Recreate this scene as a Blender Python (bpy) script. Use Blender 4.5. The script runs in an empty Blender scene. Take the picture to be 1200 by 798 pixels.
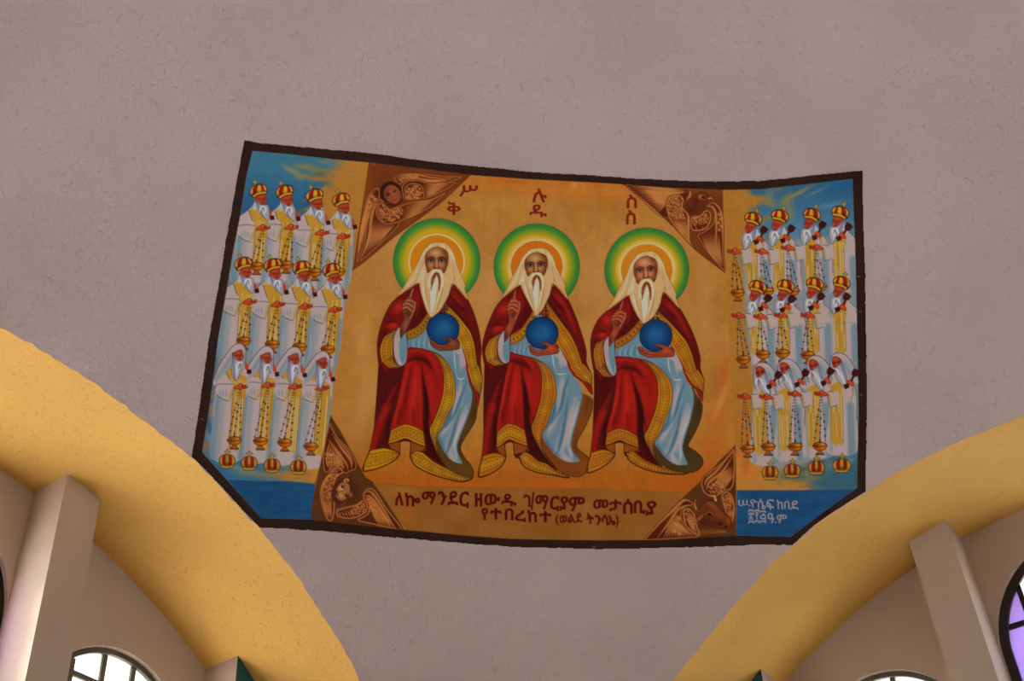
import bpy, bmesh, math, random
import numpy as np
from mathutils import Vector, Matrix

# ------------------------------------------------------------------ camera, sky, sun, exposure
# Plan: a square domed crossing, half width A, seen from inside towards the corner at +Y.
# Local units (half width = 1, arch springing at 0) are turned into metres by P().
A = 3.2
SPR = 2.12                                   # height of the arch springing above the floor
CAM = np.array((-0.39140, -0.72186, -0.16288))
YAW, PIT, ROLL, FPX = 0.22121, 0.70954, -0.07608, 1499.4
def basis(yaw, pit, roll):
    f = np.array([math.sin(yaw)*math.cos(pit), math.cos(yaw)*math.cos(pit), math.sin(pit)])
    r = np.array([math.cos(yaw), -math.sin(yaw), 0]); u = np.cross(r, f)
    c, t = math.cos(roll), math.sin(roll)
    return np.array([c*r+t*u, -t*r+c*u, f])
BAS = basis(YAW, PIT, ROLL)
sc = bpy.context.scene
COL = sc.collection
cam = bpy.data.cameras.new('camera'); co = bpy.data.objects.new('camera', cam); COL.objects.link(co)
cam.sensor_width = 36; cam.lens = FPX/1200*36; cam.clip_start = .05; cam.clip_end = 300
r_, u_, f_ = [Vector(b) for b in BAS]
co.matrix_world = Matrix(((r_.x, u_.x, -f_.x, CAM[0]*A), (r_.y, u_.y, -f_.y, CAM[1]*A), (r_.z, u_.z, -f_.z, CAM[2]*A+SPR), (0, 0, 0, 1)))
sc.camera = co
sc.view_settings.view_transform = 'Standard'; sc.view_settings.look = 'None'; sc.view_settings.gamma = 1
sc.view_settings.use_curve_mapping = False
sc.view_settings.exposure = 0.93
w = bpy.data.worlds.new('sky'); sc.world = w; w.use_nodes = True
nt = w.node_tree; nt.nodes.clear()
sky = nt.nodes.new('ShaderNodeTexSky'); sky.sky_type = 'NISHITA'; sky.sun_disc = False
sky.sun_elevation = math.radians(40); sky.sun_rotation = math.radians(-83); sky.altitude = 2300; sky.dust_density = 3.5; sky.air_density = 1.
hz = nt.nodes.new('ShaderNodeMixRGB'); hz.inputs[0].default_value = .5; hz.inputs[2].default_value = (3.2, 3.4, 3.8, 1)
bg = nt.nodes.new('ShaderNodeBackground'); bg.inputs[1].default_value = 1.15
out = nt.nodes.new('ShaderNodeOutputWorld')
nt.links.new(sky.outputs[0], hz.inputs[1]); nt.links.new(hz.outputs[0], bg.inputs[0]); nt.links.new(bg.outputs[0], out.inputs[0])
sun = bpy.data.lights.new('sun', 'SUN'); sun.energy = 18.0; sun.angle = math.radians(11); sun.color = (1, .95, .86)
so = bpy.data.objects.new('sun', sun); COL.objects.link(so)
so.rotation_euler = Vector((.80, -.10, -.62)).to_track_quat('-Z', 'Y').to_euler()

# ------------------------------------------------------------------ helpers
def P(q): return (q[0]*A, q[1]*A, q[2]*A+SPR)
S2 = math.sqrt(.5)
SIDES = {'left': (np.array((-S2, S2, 0)), np.array((S2, S2, 0))), 'right': (np.array((S2, S2, 0)), np.array((-S2, S2, 0))),
         'near_left': (np.array((-S2, -S2, 0)), np.array((-S2, S2, 0))), 'near_right': (np.array((S2, -S2, 0)), np.array((S2, S2, 0)))}
# for each side: n = outward normal of the arch, t = along the wall towards the painted corner (or away from it on the near sides)
def W(side, n, t, z):
    a, b = SIDES[side]; v = a*n+b*t; return P((v[0], v[1], z))
def link(name, me, parent=None, mat=None, kind=None):
    o = bpy.data.objects.new(name, me); COL.objects.link(o)
    if parent is not None: o.parent = parent
    if mat is not None and me is not None:
        for m in (mat if isinstance(mat, (list, tuple)) else [mat]): me.materials.append(m)
    if kind: o['kind'] = kind
    return o
def mesh(name, V, F, smooth=False):
    me = bpy.data.meshes.new(name); me.from_pydata([tuple(v) for v in V], [], F); me.update()
    if smooth:
        me.polygons.foreach_set('use_smooth', [True]*len(me.polygons))
    return me
def shader(name, color, rough=.9, var=.06, scale=3., bumps=((60, .5, .002),), spec=.3, stain=None):
    m = bpy.data.materials.new(name); m.use_nodes = True; nt = m.node_tree; N, Lk = nt.nodes, nt.links
    b = N['Principled BSDF']; b.inputs['Roughness'].default_value = rough; b.inputs['Specular IOR Level'].default_value = spec
    tc = N.new('ShaderNodeTexCoord'); no = N.new('ShaderNodeTexNoise'); no.inputs['Scale'].default_value = scale; no.inputs['Detail'].default_value = 6
    Lk.new(tc.outputs['Object'], no.inputs['Vector'])
    mr = N.new('ShaderNodeMapRange'); mr.inputs[1].default_value = .3; mr.inputs[2].default_value = .7; mr.inputs[3].default_value = 1-var; mr.inputs[4].default_value = 1+var
    Lk.new(no.outputs['Fac'], mr.inputs[0])
    mu = N.new('ShaderNodeVectorMath'); mu.operation = 'SCALE'; mu.inputs[0].default_value = color
    Lk.new(mr.outputs[0], mu.inputs['Scale']); last = mu.outputs[0]
    if stain:                                            # small dark pits and hairline chips in the plaster
        n2 = N.new('ShaderNodeTexNoise'); n2.inputs['Scale'].default_value = stain[0]; n2.inputs['Detail'].default_value = 3; Lk.new(tc.outputs['Object'], n2.inputs['Vector'])
        r2 = N.new('ShaderNodeMapRange'); r2.inputs[1].default_value = stain[1]; r2.inputs[2].default_value = stain[1]+.06; r2.inputs[3].default_value = 0; r2.inputs[4].default_value = stain[2]; Lk.new(n2.outputs['Fac'], r2.inputs[0])
        mx = N.new('ShaderNodeMixRGB'); mx.inputs[2].default_value = (*stain[3], 1); Lk.new(r2.outputs[0], mx.inputs[0]); Lk.new(last, mx.inputs[1]); last = mx.outputs[0]
    Lk.new(last, b.inputs['Base Color'])
    add_bumps(nt, b, tc, bumps)
    return m
def add_bumps(nt, b, tc, bumps):
    N, Lk = nt.nodes, nt.links; prev = None
    for q in bumps:
        n2 = N.new('ShaderNodeTexNoise'); n2.inputs['Scale'].default_value = q[0]; n2.inputs['Detail'].default_value = 5; n2.inputs['Distortion'].default_value = q[3] if len(q) > 3 else 0
        bu = N.new('ShaderNodeBump'); bu.inputs['Strength'].default_value = q[1]; bu.inputs['Distance'].default_value = q[2]
        src = n2.outputs['Fac']; Lk.new(tc.outputs['Object'], n2.inputs['Vector'])
        if len(q) > 4:                                   # thresholded trowel ridges and crumbs
            rr = N.new('ShaderNodeMapRange'); rr.inputs[1].default_value = q[4]; rr.inputs[2].default_value = q[5]; Lk.new(src, rr.inputs[0]); src = rr.outputs[0]
        Lk.new(src, bu.inputs['Height'])
        if prev is not None: Lk.new(prev, bu.inputs['Normal'])
        prev = bu.outputs['Normal']
    Lk.new(prev, b.inputs['Normal'])
ROUGHP = ((2.2, .6, .03), (9, .6, .011), (42, .6, .005, .6), (20, .55, .008, .7, .60, .84), (60, .6, .005, .8, .63, .78), (110, .5, .0014))
M_PLASTER = shader('lilac_white_plaster', (.62, .505, .475), .95, .05, 1.6, ROUGHP, stain=(42, .73, .45, (.28, .24, .22)))
M_YELLOW = shader('ochre_yellow_plaster', (.74, .42, .095), .8, .07, 2.2, ((5, .4, .014), (34, .5, .0035, .8), (28, .6, .006, 2., .62, .76), (70, .6, .004, 1., .64, .74), (110, .4, .0012)), stain=(48, .72, .5, (.25, .12, .03)))
M_CREAM = shader('cream_wall_paint', (.54, .42, .32), .9, .06, 2.5, ((5, .25, .012), (45, .3, .0018), (130, .2, .0008)), stain=(20, .76, .3, (.3, .22, .16)))
M_TEAL = shader('teal_gloss_paint', (.012, .10, .11), .4, .05, 3, ((40, .2, .001),))
M_STEEL = shader('dark_steel_paint', (.03, .025, .02), .5, .1, 8, ((60, .2, .0006),))
M_STEEL_OLIVE = shader('olive_steel_paint', (.12, .105, .075), .5, .15, 8, ((60, .2, .0006),))  # lighter olive tone for the side window frames and bars
M_FLOOR = shader('beige_floor', (.50, .43, .36), .5, .06, 2, ((12, .1, .002),))
M_YARD = shader('pale_bounce_yard', (.50, .45, .38), .9, .08, .4, ((9, .2, .01),))  # pale so the outside ground bounces light up through the windows
def glass(name, col, transp, translu=.5):
    m = bpy.data.materials.new(name); m.use_nodes = True; nt = m.node_tree; N, Lk = nt.nodes, nt.links; N.clear()
    o = N.new('ShaderNodeOutputMaterial'); t = N.new('ShaderNodeBsdfTransparent'); t.inputs[0].default_value = (*transp, 1)
    d = N.new('ShaderNodeBsdfTranslucent'); tc = N.new('ShaderNodeTexCoord'); no = N.new('ShaderNodeTexNoise'); no.inputs['Scale'].default_value = 9; no.inputs['Detail'].default_value = 4; Lk.new(tc.outputs['Object'], no.inputs['Vector'])
    rp = N.new('ShaderNodeMixRGB'); rp.inputs[1].default_value = (*[c*.85 for c in col], 1); rp.inputs[2].default_value = (*col, 1); Lk.new(no.outputs['Fac'], rp.inputs[0]); Lk.new(rp.outputs[0], d.inputs[0])
    g = N.new('ShaderNodeBsdfGlossy'); g.inputs['Roughness'].default_value = .15
    a = N.new('ShaderNodeMixShader'); a.inputs[0].default_value = translu; Lk.new(t.outputs[0], a.inputs[1]); Lk.new(d.outputs[0], a.inputs[2])
    b = N.new('ShaderNodeMixShader'); b.inputs[0].default_value = .04; Lk.new(a.outputs[0], b.inputs[1]); Lk.new(g.outputs[0], b.inputs[2]); Lk.new(b.outputs[0], o.inputs[0])
    return m
M_CLEAR = glass('frosted_white_glass', (.9, .92, .95), (.92, .92, .90), .5)
M_VIOLET = glass('violet_glass', (.42, .33, .52), (.34, .25, .44), .6)

# ------------------------------------------------------------------ the shell: arches, vault, walls
# hand-plastered arch edge: in-plane radius as a function of the angle above the springing, fitted to image pixels
EDGE = {'left': ([0, 0.8692, 0.9074, 1.0289, 1.0788, 1.1677, 1.2044, 1.2695, 1.3232, 1.3976, 1.4188, 1.4816, 1.527, 1.5708], [0.99582, 0.99582, 0.99915, 0.99986, 1.00139, 1.00171, 1.00053, 1.00142, 1.00209, 0.9992, 0.9985, 1.00012, 0.99884, 0.99884]), 'right': ([0, 0.8824, 0.9523, 1.0138, 1.0789, 1.1362, 1.181, 1.2295, 1.3032, 1.3274, 1.3734, 1.4449, 1.4886, 1.5447, 1.5708], [0.99909, 0.99909, 0.99768, 0.99775, 0.99968, 1.0028, 1.00126, 1.00328, 1.00083, 1.00022, 1.00111, 0.99993, 0.99907, 0.9978, 0.9978])}
JIT = {s: np.random.default_rng(k).normal(0, .0008, 520) for k, s in enumerate(('left', 'right'))}
def rad(side, th):
    a = abs(th)
    if side not in EDGE: return 1.
    e = EDGE[side]; r = float(np.interp(a, e[0], e[1])) if a <= math.pi/2 else 1+(e[1][-1]-1)*max(0, 1-(a-math.pi/2)/.2)
    return 1+(r-1)*min(1, a/.3)+float(np.interp(a*160, np.arange(520), JIT[side]))*math.sin(a)
def edge_point(side, th):
    # th = 0 at the springing on the +t side, pi at the other; the point lies on the vault's sphere
    r = rad(side, th); n = math.sqrt(2-r*r); a, b = SIDES[side]
    v = a*n+b*(r*math.cos(th)); return np.array((v[0], v[1], r*math.sin(th)))
NA = 160
def quadrant(name, s1, s2, flip1, flip2, rows, na):
    # spherical vault quarter between the arches s1 and s2 (from crown of s1 down to the corner and up to crown of s2)
    B = []
    for k in range(na+1):
        th = math.pi/2*(1-k/na); B.append(edge_point(s1, th if not flip1 else math.pi-th))
    for k in range(1, na+1):
        th = math.pi/2*k/na; B.append(edge_point(s2, th if not flip2 else math.pi-th))
    V, F = [], []; m = len(B); up = np.array((0, 0, 1.)); R = math.sqrt(2)
    for b in B:
        d = b/np.linalg.norm(b); om = math.acos(max(-1, min(1, d[2])))
        for j in range(rows+1):
            t = (j/rows); q = (math.sin((1-t)*om)*d+math.sin(t*om)*up)/math.sin(om); V.append(P(q*R))
    for i in range(m-1):
        for j in range(rows):
            a = i*(rows+1)+j; b = (i+1)*(rows+1)+j; F.append((a, a+1, b+1, b))
    me = mesh(name, V, F, True); o = link(name, me, None, M_PLASTER, 'structure')
    return o
wall_corner = quadrant('wall_corner', 'left', 'right', False, False, 150, NA)
wall_corner['label'] = 'lilac white plastered curved wall between two yellow arches'
quadrant('ceiling', 'left', 'near_left', True, False, 30, NA)
quadrant('ceiling', 'right', 'near_right', True, False, 30, NA)
quadrant('ceiling', 'near_left', 'near_right', True, True, 30, NA)
DEP = {'left': 1.26258, 'right': 1.27191, 'near_left': 1.267, 'near_right': 1.267}
ntrim = [0]
def trim_name():
    ntrim[0] += 1; return 'trim_%d' % ntrim[0]
for side in SIDES:
    V, F = [], []; na = NA*2; nd = 10; dep = DEP[side]; a, b = SIDES[side]
    for k in range(na+1):
        th = math.pi*k/na; e = edge_point(side, th); n0 = e@a; r0 = math.hypot(e@b, e[2])
        for j in range(nd+1):
            t = j/nd; n = n0+(dep+.03-n0)*t; r = r0+(1-r0)*min(1, t*1.6); V.append(W(side, n, r*math.cos(th), r*math.sin(th)))
    for k in range(na):
        for j in range(nd):
            q = k*(nd+1)+j; F.append((q, q+nd+1, q+nd+2, q+1))
    link(trim_name(), mesh('arch_soffit', V, F, True), None, M_YELLOW, 'structure')['label'] = {'left': 'yellow arch soffit on the left', 'right': 'yellow arch soffit on the right'}.get(side, 'yellow arch soffit behind the viewer')
    for s in (-1, 1):
        V = [W(side, 1, s, 0), W(side, dep+.03, s, 0), W(side, dep+.03, s, -SPR/A), W(side, 1, s, -SPR/A)]
        link(trim_name(), mesh('arch_jamb', V, [(0, 1, 2, 3)]), None, M_CREAM, 'structure')
fl = mesh('floor', [(-5.6, -5.6, 0), (5.6, -5.6, 0), (5.6, 5.6, 0), (-5.6, 5.6, 0)], [(0, 1, 2, 3)]); link('floor', fl, None, M_FLOOR, 'structure').rotation_euler = (0, 0, 0)
yd = mesh('yard', [(-60, -60, -.3), (60, -60, -.3), (60, 60, -.3), (-60, 60, -.3)], [(0, 1, 2, 3)]); link('ground', yd, None, M_YARD, 'structure')  # unseen outside ground, added to throw light up onto the soffits

WIN = [(0., .172, .765, 6, .057), (.39, .141, .662, 5, .057), (-.39, .141, .662, 5, .057)]
SILL = -.10
def fill2d(outer, holes, depth):
    cu = bpy.data.curves.new('fill', 'CURVE'); cu.dimensions = '2D'; cu.fill_mode = 'BOTH'; cu.extrude = depth/2
    for pts in [outer]+holes:
        sp = cu.splines.new('POLY'); sp.points.add(len(pts)-1); sp.use_cyclic_u = True
        for q, (x, y) in zip(sp.points, pts): q.co = (x, y, 0, 1)
    o = bpy.data.objects.new('fill', cu); COL.objects.link(o); dg = bpy.context.evaluated_depsgraph_get()
    me = bpy.data.meshes.new_from_object(o.evaluated_get(dg)); COL.objects.unlink(o); bpy.data.objects.remove(o)
    return me
def arch_outline(c, R, zc, sill, n=40):
    return [(c-R, sill), (c+R, sill)]+[(c+R*math.cos(math.pi*k/n), zc+R*math.sin(math.pi*k/n)) for k in range(n+1)]
nwin = [0]
def bar(side, n0, n1, pts, w):
    # flat bar of width w following a polyline in the wall plane, from depth n0 to n1
    V, F = [], []; m = len(pts)
    for i, (t, z) in enumerate(pts):
        t0, z0 = pts[max(0, i-1)]; t1, z1 = pts[min(m-1, i+1)]; L = math.hypot(t1-t0, z1-z0); nx, nz = -(z1-z0)/L*w/2, (t1-t0)/L*w/2
        for (u, v, n) in ((nx, nz, n0), (-nx, -nz, n0), (-nx, -nz, n1), (nx, nz, n1)): V.append(W(side, n, t+u, z+v))
    for i in range(m-1):
        for k in range(4): F.append((i*4+k, i*4+(k+1) % 4, i*4+4+(k+1) % 4, i*4+4+k))
    F += [(0, 3, 2, 1), tuple((m-1)*4+k for k in range(4))]
    return mesh('bar', V, F)
THK = .085
for side in SIDES:
    dep = DEP[side]
    outer = [(-1.03, -SPR/A), (1.03, -SPR/A)]+[(1.012*math.cos(math.pi*k/90), 1.012*math.sin(math.pi*k/90)) for k in range(91)]
    wins = WIN if side != 'near_left' else []  # unseen near left wall left windowless to keep light off the right wall
    me = fill2d(outer, [arch_outline(c, R, zc, SILL) for c, R, zc, _, _ in wins], THK)
    for v in me.vertices: v.co = W(side, dep+THK/2-v.co.z, v.co.x, v.co.y)
    wl = link('wall_'+side, me, None, M_CREAM, 'structure'); wl['label'] = 'cream lunette wall under the %s yellow arch' % side.replace('_', ' ')
    for (c, R, zc, ncol, sp) in wins:
        nwin[0] += 1; wn = bpy.data.objects.new('window_%d' % nwin[0], None); COL.objects.link(wn); wn['kind'] = 'structure'
        fi, fo = dep+.009, dep+.020
        fw = .015 if c == 0 else .0085; ring = arch_outline(c, R-fw/2, zc, SILL+fw/2, 40); ring = ring+[ring[0]]
        link('window_frame', bar(side, fi, fo, ring, fw), wn, M_STEEL if c == 0 else M_STEEL_OLIVE)
        cols = [c+(k-ncol/2)*sp for k in range(1, ncol)]
        top = lambda t: zc+math.sqrt(max(0, (R-.004)**2-(t-c)**2))
        for t in cols: link('mullion', bar(side, fi+.002, fo-.002, [(t, SILL), (t, top(t)-.006)], .0085), wn, M_STEEL if c == 0 else M_STEEL_OLIVE)
        z0 = .741 if c else .81; rows = [z0-k*.1 for k in range(-1, 9) if z0-k*.1 < zc+R-.03]
        for z in rows:
            if z > SILL+.02:
                h = math.sqrt(max(0, (R-.01)**2-max(0, z-zc)**2)); link('transom', bar(side, fi+.002, fo-.002, [(c-h, z), (c+h, z)], .0085), wn, M_STEEL if c == 0 else M_STEEL_OLIVE)
        ce = [c-R+.004]+cols+[c+R-.004]; re = sorted([SILL]+[z for z in rows if z > SILL+.02])+[9]
        for i in range(len(ce)-1):
            for j in range(len(re)-1):
                ts = np.linspace(ce[i], ce[i+1], 7); tz = [min(re[j+1], top(t)) for t in ts]
                if max(tz) < re[j]+.008: continue
                pts = [(ce[i], re[j]), (ce[i+1], re[j])]+[(t, max(z, re[j])) for t, z in zip(ts[::-1], tz[::-1])]
                m_ = len(pts); V = [W(side, fi+.006, t, z) for t, z in pts]+[W(side, fi+.0075, t, z) for t, z in pts]
                F = [tuple(range(m_)), tuple(range(2*m_-1, m_-1, -1))]+[(k, (k+1) % m_, m_+(k+1) % m_, m_+k) for k in range(m_)]
                violet = c == 0 and i in (0, ncol-1)
                link('pane', mesh('pane', V, F), wn, M_VIOLET if violet else M_CLEAR)
def pier(side, t0, t1, n0, n1, mats, name=None):
    V, F = [], []; k = 10; top = []
    ts = np.linspace(t0, t1, k+1)
    for t in ts:
        zt = math.sqrt(max(0, 1-t*t))+.012
        for n in (n0, n1): V.append(W(side, n, t, -SPR/A)); V.append(W(side, n, t, zt))
    for i in range(k):
        q = i*4; F += [(q, q+1, q+5, q+4), (q+2, q+6, q+7, q+3), (q+1, q+3, q+7, q+5)]
    F += [(0, 2, 3, 1), (k*4, k*4+1, k*4+3, k*4+2)]
    me = mesh('pier', V, F); o = link(trim_name(), me, None, mats, 'structure')
    bm = bmesh.new(); bm.from_mesh(me); bmesh.ops.recalc_face_normals(bm, faces=bm.faces[:]); bm.to_mesh(me); bm.free()
    if len(mats) > 1:
        for i in range(k): me.polygons[i*3].material_index = 1
    return o
for side, t0, t1, n0, n2 in (('left', .1705, .2365, 1.185, 1.188), ('right', .1735, .2445, 1.192, 1.184)):
    for s in (1, -1):
        a, b = sorted((s*t0, s*t1)); pier(side, a, b, n0, DEP[side]+.004, [M_CREAM])['label'] = 'cream pilaster between two windows of the %s wall' % side
        a, b = sorted((s*.5535, s*.99)); pier(side, a, b, n2, DEP[side]+.004, [M_CREAM, M_TEAL])['label'] = 'broad pier with a teal front at the end of the %s wall' % side

# ------------------------------------------------------------------ letter shapes
GLYPH = {}
dg = None
for ch in 'ለኰማንደርዘውዱገ/ያምመታሰቢየተበረከ(ወልትሳኤ)ሥቅሉስሠ.ዮሴፍ፳፻፭ዓ':
    cu = bpy.data.curves.new('letter', 'FONT'); cu.body = ch; cu.size = 1
    lo = bpy.data.objects.new('letter', cu); COL.objects.link(lo); bpy.context.view_layer.update()
    ev = lo.evaluated_get(bpy.context.evaluated_depsgraph_get()); lm = ev.to_mesh(); lm.calc_loop_triangles()
    lv = np.array([v.co[:2] for v in lm.vertices]); lt = np.array([list(t.vertices) for t in lm.loop_triangles])
    GLYPH[ch] = lv[lt] if len(lt) else np.zeros((0, 3, 2))
    ev.to_mesh_clear(); bpy.data.objects.remove(lo); bpy.data.curves.remove(cu)

# ------------------------------------------------------------------ the painter
# The mural is hand painted straight on the wall.  It is laid out on a fine sheet of image pixel coordinates; every
# brush shape below gives the sheet its paint colour and says which figure a spot of paint belongs to.
MU0, MU1, MV0, MV1, MSTEP = 222.0, 1021.0, 160.0, 648.0, 0.7
NU = int((MU1-MU0)/MSTEP)+1; NV = int((MV1-MV0)/MSTEP)+1
GU, GV = np.meshgrid(MU0+np.arange(NU)*MSTEP, MV0+np.arange(NV)*MSTEP)
RGB = np.zeros((NV, NU, 3)); IDS = np.full((NV, NU), -1, int)
PARTS = []
IDT = lambda p: p
TR = [IDT]
def part(name, label=None, parent=None):
    PARTS.append((name, label, parent)); return len(PARTS)-1
def Z(x0, y0, s, pts): return [(x0+x/s, y0+y/s) for x, y in pts]
def catmull(P, n=4):
    Q = []
    m = len(P)
    for i in range(m):
        a, b, c, d = P[i-1], P[i], P[(i+1) % m], P[(i+2) % m]
        for k in range(n):
            t = k/n
            Q.append(.5*((2*b)+(c-a)*t+(2*a-5*b+4*c-d)*t*t+(3*b-a-3*c+d)*t**3))
    return np.array(Q)
def catopen(P, n=4):
    P = np.vstack([2*P[0]-P[1], P, 2*P[-1]-P[-2]]); Q = []
    for i in range(1, len(P)-2):
        a, b, c, d = P[i-1], P[i], P[i+1], P[i+2]
        for k in range(n):
            t = k/n
            Q.append(.5*((2*b)+(c-a)*t+(2*a-5*b+4*c-d)*t*t+(3*b-a-3*c+d)*t**3))
    Q.append(P[-2]); return np.array(Q)
def win(lo, hi, pad):
    i0 = max(0, int((lo[1]-pad-MV0)/MSTEP)); i1 = min(NV, int((hi[1]+pad-MV0)/MSTEP)+2)
    j0 = max(0, int((lo[0]-pad-MU0)/MSTEP)); j1 = min(NU, int((hi[0]+pad-MU0)/MSTEP)+2)
    if i1 <= i0 or j1 <= j0: return None
    return (slice(i0, i1), slice(j0, j1))
def put(s, m, col, pid=None, clip=None):
    if clip is not None: m = m*clip[s]
    if callable(col): col = col(GU[s], GV[s])
    RGB[s] += (np.asarray(col, float)-RGB[s])*m[..., None]
    if pid is not None:
        q = IDS[s]; q[m > .5] = pid
def fill(pts, col, sm=1, soft=.9, pid=None, clip=None, a=1., mask=False, n=4):
    P = TR[0](np.array(pts, float))
    if sm: P = catmull(P, n)
    s = win(P.min(0), P.max(0), soft+1)
    if s is None: return None
    U, V = GU[s], GV[s]; d2 = np.full(U.shape, 1e9); ins = np.zeros(U.shape, bool)
    for (x0, y0), (x1, y1) in zip(P, np.roll(P, -1, 0)):
        dx, dy = x1-x0, y1-y0; L = dx*dx+dy*dy
        if L < 1e-12: continue
        t = np.clip(((U-x0)*dx+(V-y0)*dy)/L, 0, 1)
        np.minimum(d2, (U-x0-t*dx)**2+(V-y0-t*dy)**2, out=d2)
        if y0 != y1: ins ^= ((y0 > V) != (y1 > V)) & (U < dx*(V-y0)/dy+x0)
    sd = np.where(ins, -1, 1)*np.sqrt(d2)
    m = np.clip(.5-sd/soft, 0, 1)*a
    if col is not None: put(s, m, col, pid, clip)
    if mask:
        M = np.zeros((NV, NU)); M[s] = m if clip is None else m*clip[s]; return M
def stroke(pts, col, w=1., soft=.9, a=1., clip=None, taper=0, sm=1, pid=None):
    P = TR[0](np.array(pts, float))
    if sm and len(P) > 2: P = catopen(P)
    s = win(P.min(0), P.max(0), w+soft+1)
    if s is None: return
    U, V = GU[s], GV[s]; best = np.full(U.shape, 1e9); N = len(P)-1
    for i in range(N):
        (x0, y0), (x1, y1) = P[i], P[i+1]; dx, dy = x1-x0, y1-y0; L = dx*dx+dy*dy
        if L < 1e-12: continue
        t = np.clip(((U-x0)*dx+(V-y0)*dy)/L, 0, 1); q = (i+t)/N
        hw = w/2
        if taper == 1: hw = hw*(1-q)
        elif taper == 2: hw = hw*np.sin(np.pi*np.clip(q, .03, .97))
        np.minimum(best, np.hypot(U-x0-t*dx, V-y0-t*dy)-hw, out=best)
    put(s, np.clip(.5-best/soft, 0, 1)*a, col, pid, clip)
def disc(c, rx, ry, col, rot=0, soft=.9, a=1., pid=None, clip=None, mask=False):
    c = TR[0](np.array([c], float))[0]; R = max(rx, ry)
    s = win(c-R, c+R, soft+1)
    if s is None: return
    ca, sa = math.cos(math.radians(rot)), math.sin(math.radians(rot))
    x = GU[s]-c[0]; y = GV[s]-c[1]; X = x*ca+y*sa; Y = -x*sa+y*ca
    q = np.hypot(X/rx, Y/ry); m = np.clip(.5-(q-1)*min(rx, ry)/soft, 0, 1)*a
    put(s, m, col, pid, clip)
    if mask:
        M = np.zeros((NV, NU)); M[s] = m; return M
def blob(c, rx, ry, col, rot=0, a=.6, clip=None):
    c = TR[0](np.array([c], float))[0]; R = max(rx, ry)*2
    s = win(c-R, c+R, 1)
    if s is None: return
    ca, sa = math.cos(math.radians(rot)), math.sin(math.radians(rot))
    x = GU[s]-c[0]; y = GV[s]-c[1]; X = x*ca+y*sa; Y = -x*sa+y*ca
    put(s, a*np.clip(np.exp(-1.6*((X/rx)**2+(Y/ry)**2))-.0017, 0, 1), col, None, clip)
def vnoise(U, V, sx, sy, seed):
    r = np.random.default_rng(seed).random((257, 257))
    x = U/sx+1000; y = V/sy+1000; i = np.floor(x).astype(int); j = np.floor(y).astype(int)
    fx = x-i; fy = y-j; fx = fx*fx*(3-2*fx); fy = fy*fy*(3-2*fy)
    g = lambda a, b: r[b % 256, a % 256]
    return (g(i, j)*(1-fx)+g(i+1, j)*fx)*(1-fy)+(g(i, j+1)*(1-fx)+g(i+1, j+1)*fx)*fy
def tps(src, dst, lam=.5):
    S = np.array(src, float); D = np.array(dst, float); n = len(S)
    K = lambda r2: np.where(r2 > 0, r2*np.log(r2+1e-12), 0)
    A = np.zeros((n+3, n+3)); A[:n, :n] = K(((S[:, None]-S[None])**2).sum(2))+lam*100*np.eye(n)
    A[:n, n] = 1; A[:n, n+1:] = S; A[n, :n] = 1; A[n+1:, :n] = S.T
    W = np.linalg.solve(A, np.vstack([D, np.zeros((3, 2))]))
    return lambda P: K(((np.asarray(P, float)[:, None]-S[None])**2).sum(2))@W[:n]+W[n]+np.asarray(P, float)@W[n+1:]
def mix(a, b, t):
    t = np.asarray(t)[..., None]; return np.asarray(a, float)*(1-t)+np.asarray(b, float)*t

# ---- border and painted fields
OUT = [(286, 164), (307, 168), (310, 167.6), (357, 172.5), (400, 176), (445, 180.5), (480, 186), (520, 191), (569, 195.8), (627, 201.7), (690, 205), (743, 209), (827, 212.5), (895, 211.5), (945, 206), (985, 202), (1010.5, 199.5), (1011, 255), (1013.5, 317), (1014.5, 392), (1015.5, 480), (1014, 574), (1021, 583), (985, 612), (946, 641), (932, 638.3), (885, 637.8), (840, 640), (780, 641.6), (697, 643), (600, 640.5), (540, 636), (480, 631), (380, 622), (303, 617.6), (288, 616.8), (250, 580), (222, 542), (224.6, 533), (232.6, 482), (245, 394.5), (257.6, 325.5), (267, 269), (277, 212)]
INN = [(296, 177), (337, 180.6), (393, 187), (432, 190.5), (500, 198.5), (551, 205), (620, 210), (690, 213.5), (730, 216), (787, 220), (846, 222.7), (891, 222), (930, 217.7), (999, 209.7), (1002, 293), (1003.5, 350), (1004, 377), (1005.5, 440), (1006, 485), (1004.5, 552), (1004.5, 571.5), (965, 600), (926.6, 629), (862, 627.5), (774, 632.8), (694.5, 633), (600, 631.5), (540, 627), (472, 620.5), (364.7, 609), (306, 607), (270, 567), (237, 530), (245, 480), (256, 395), (264.7, 345), (273, 295), (281, 255), (289, 205)]
def wob(pts, amp, seed):
    P = np.array(pts, float); Q = []; r = np.random.default_rng(seed)
    for a, b in zip(P, np.roll(P, -1, 0)):
        n = max(1, int(np.hypot(*(b-a))/6))
        for k in range(n): Q.append(a+(b-a)*k/n+r.normal(0, amp, 2)*(k > 0))
    return Q
bord = part('painted_border', 'dark brown painted border band')
fill(wob(OUT, .25, 1), (43, 26, 21), sm=0, soft=.8, pid=bord)
GOLD = (173, 122, 44); 
gold = part('gold_field', 'gold and orange ground behind the three seated elders')
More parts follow.
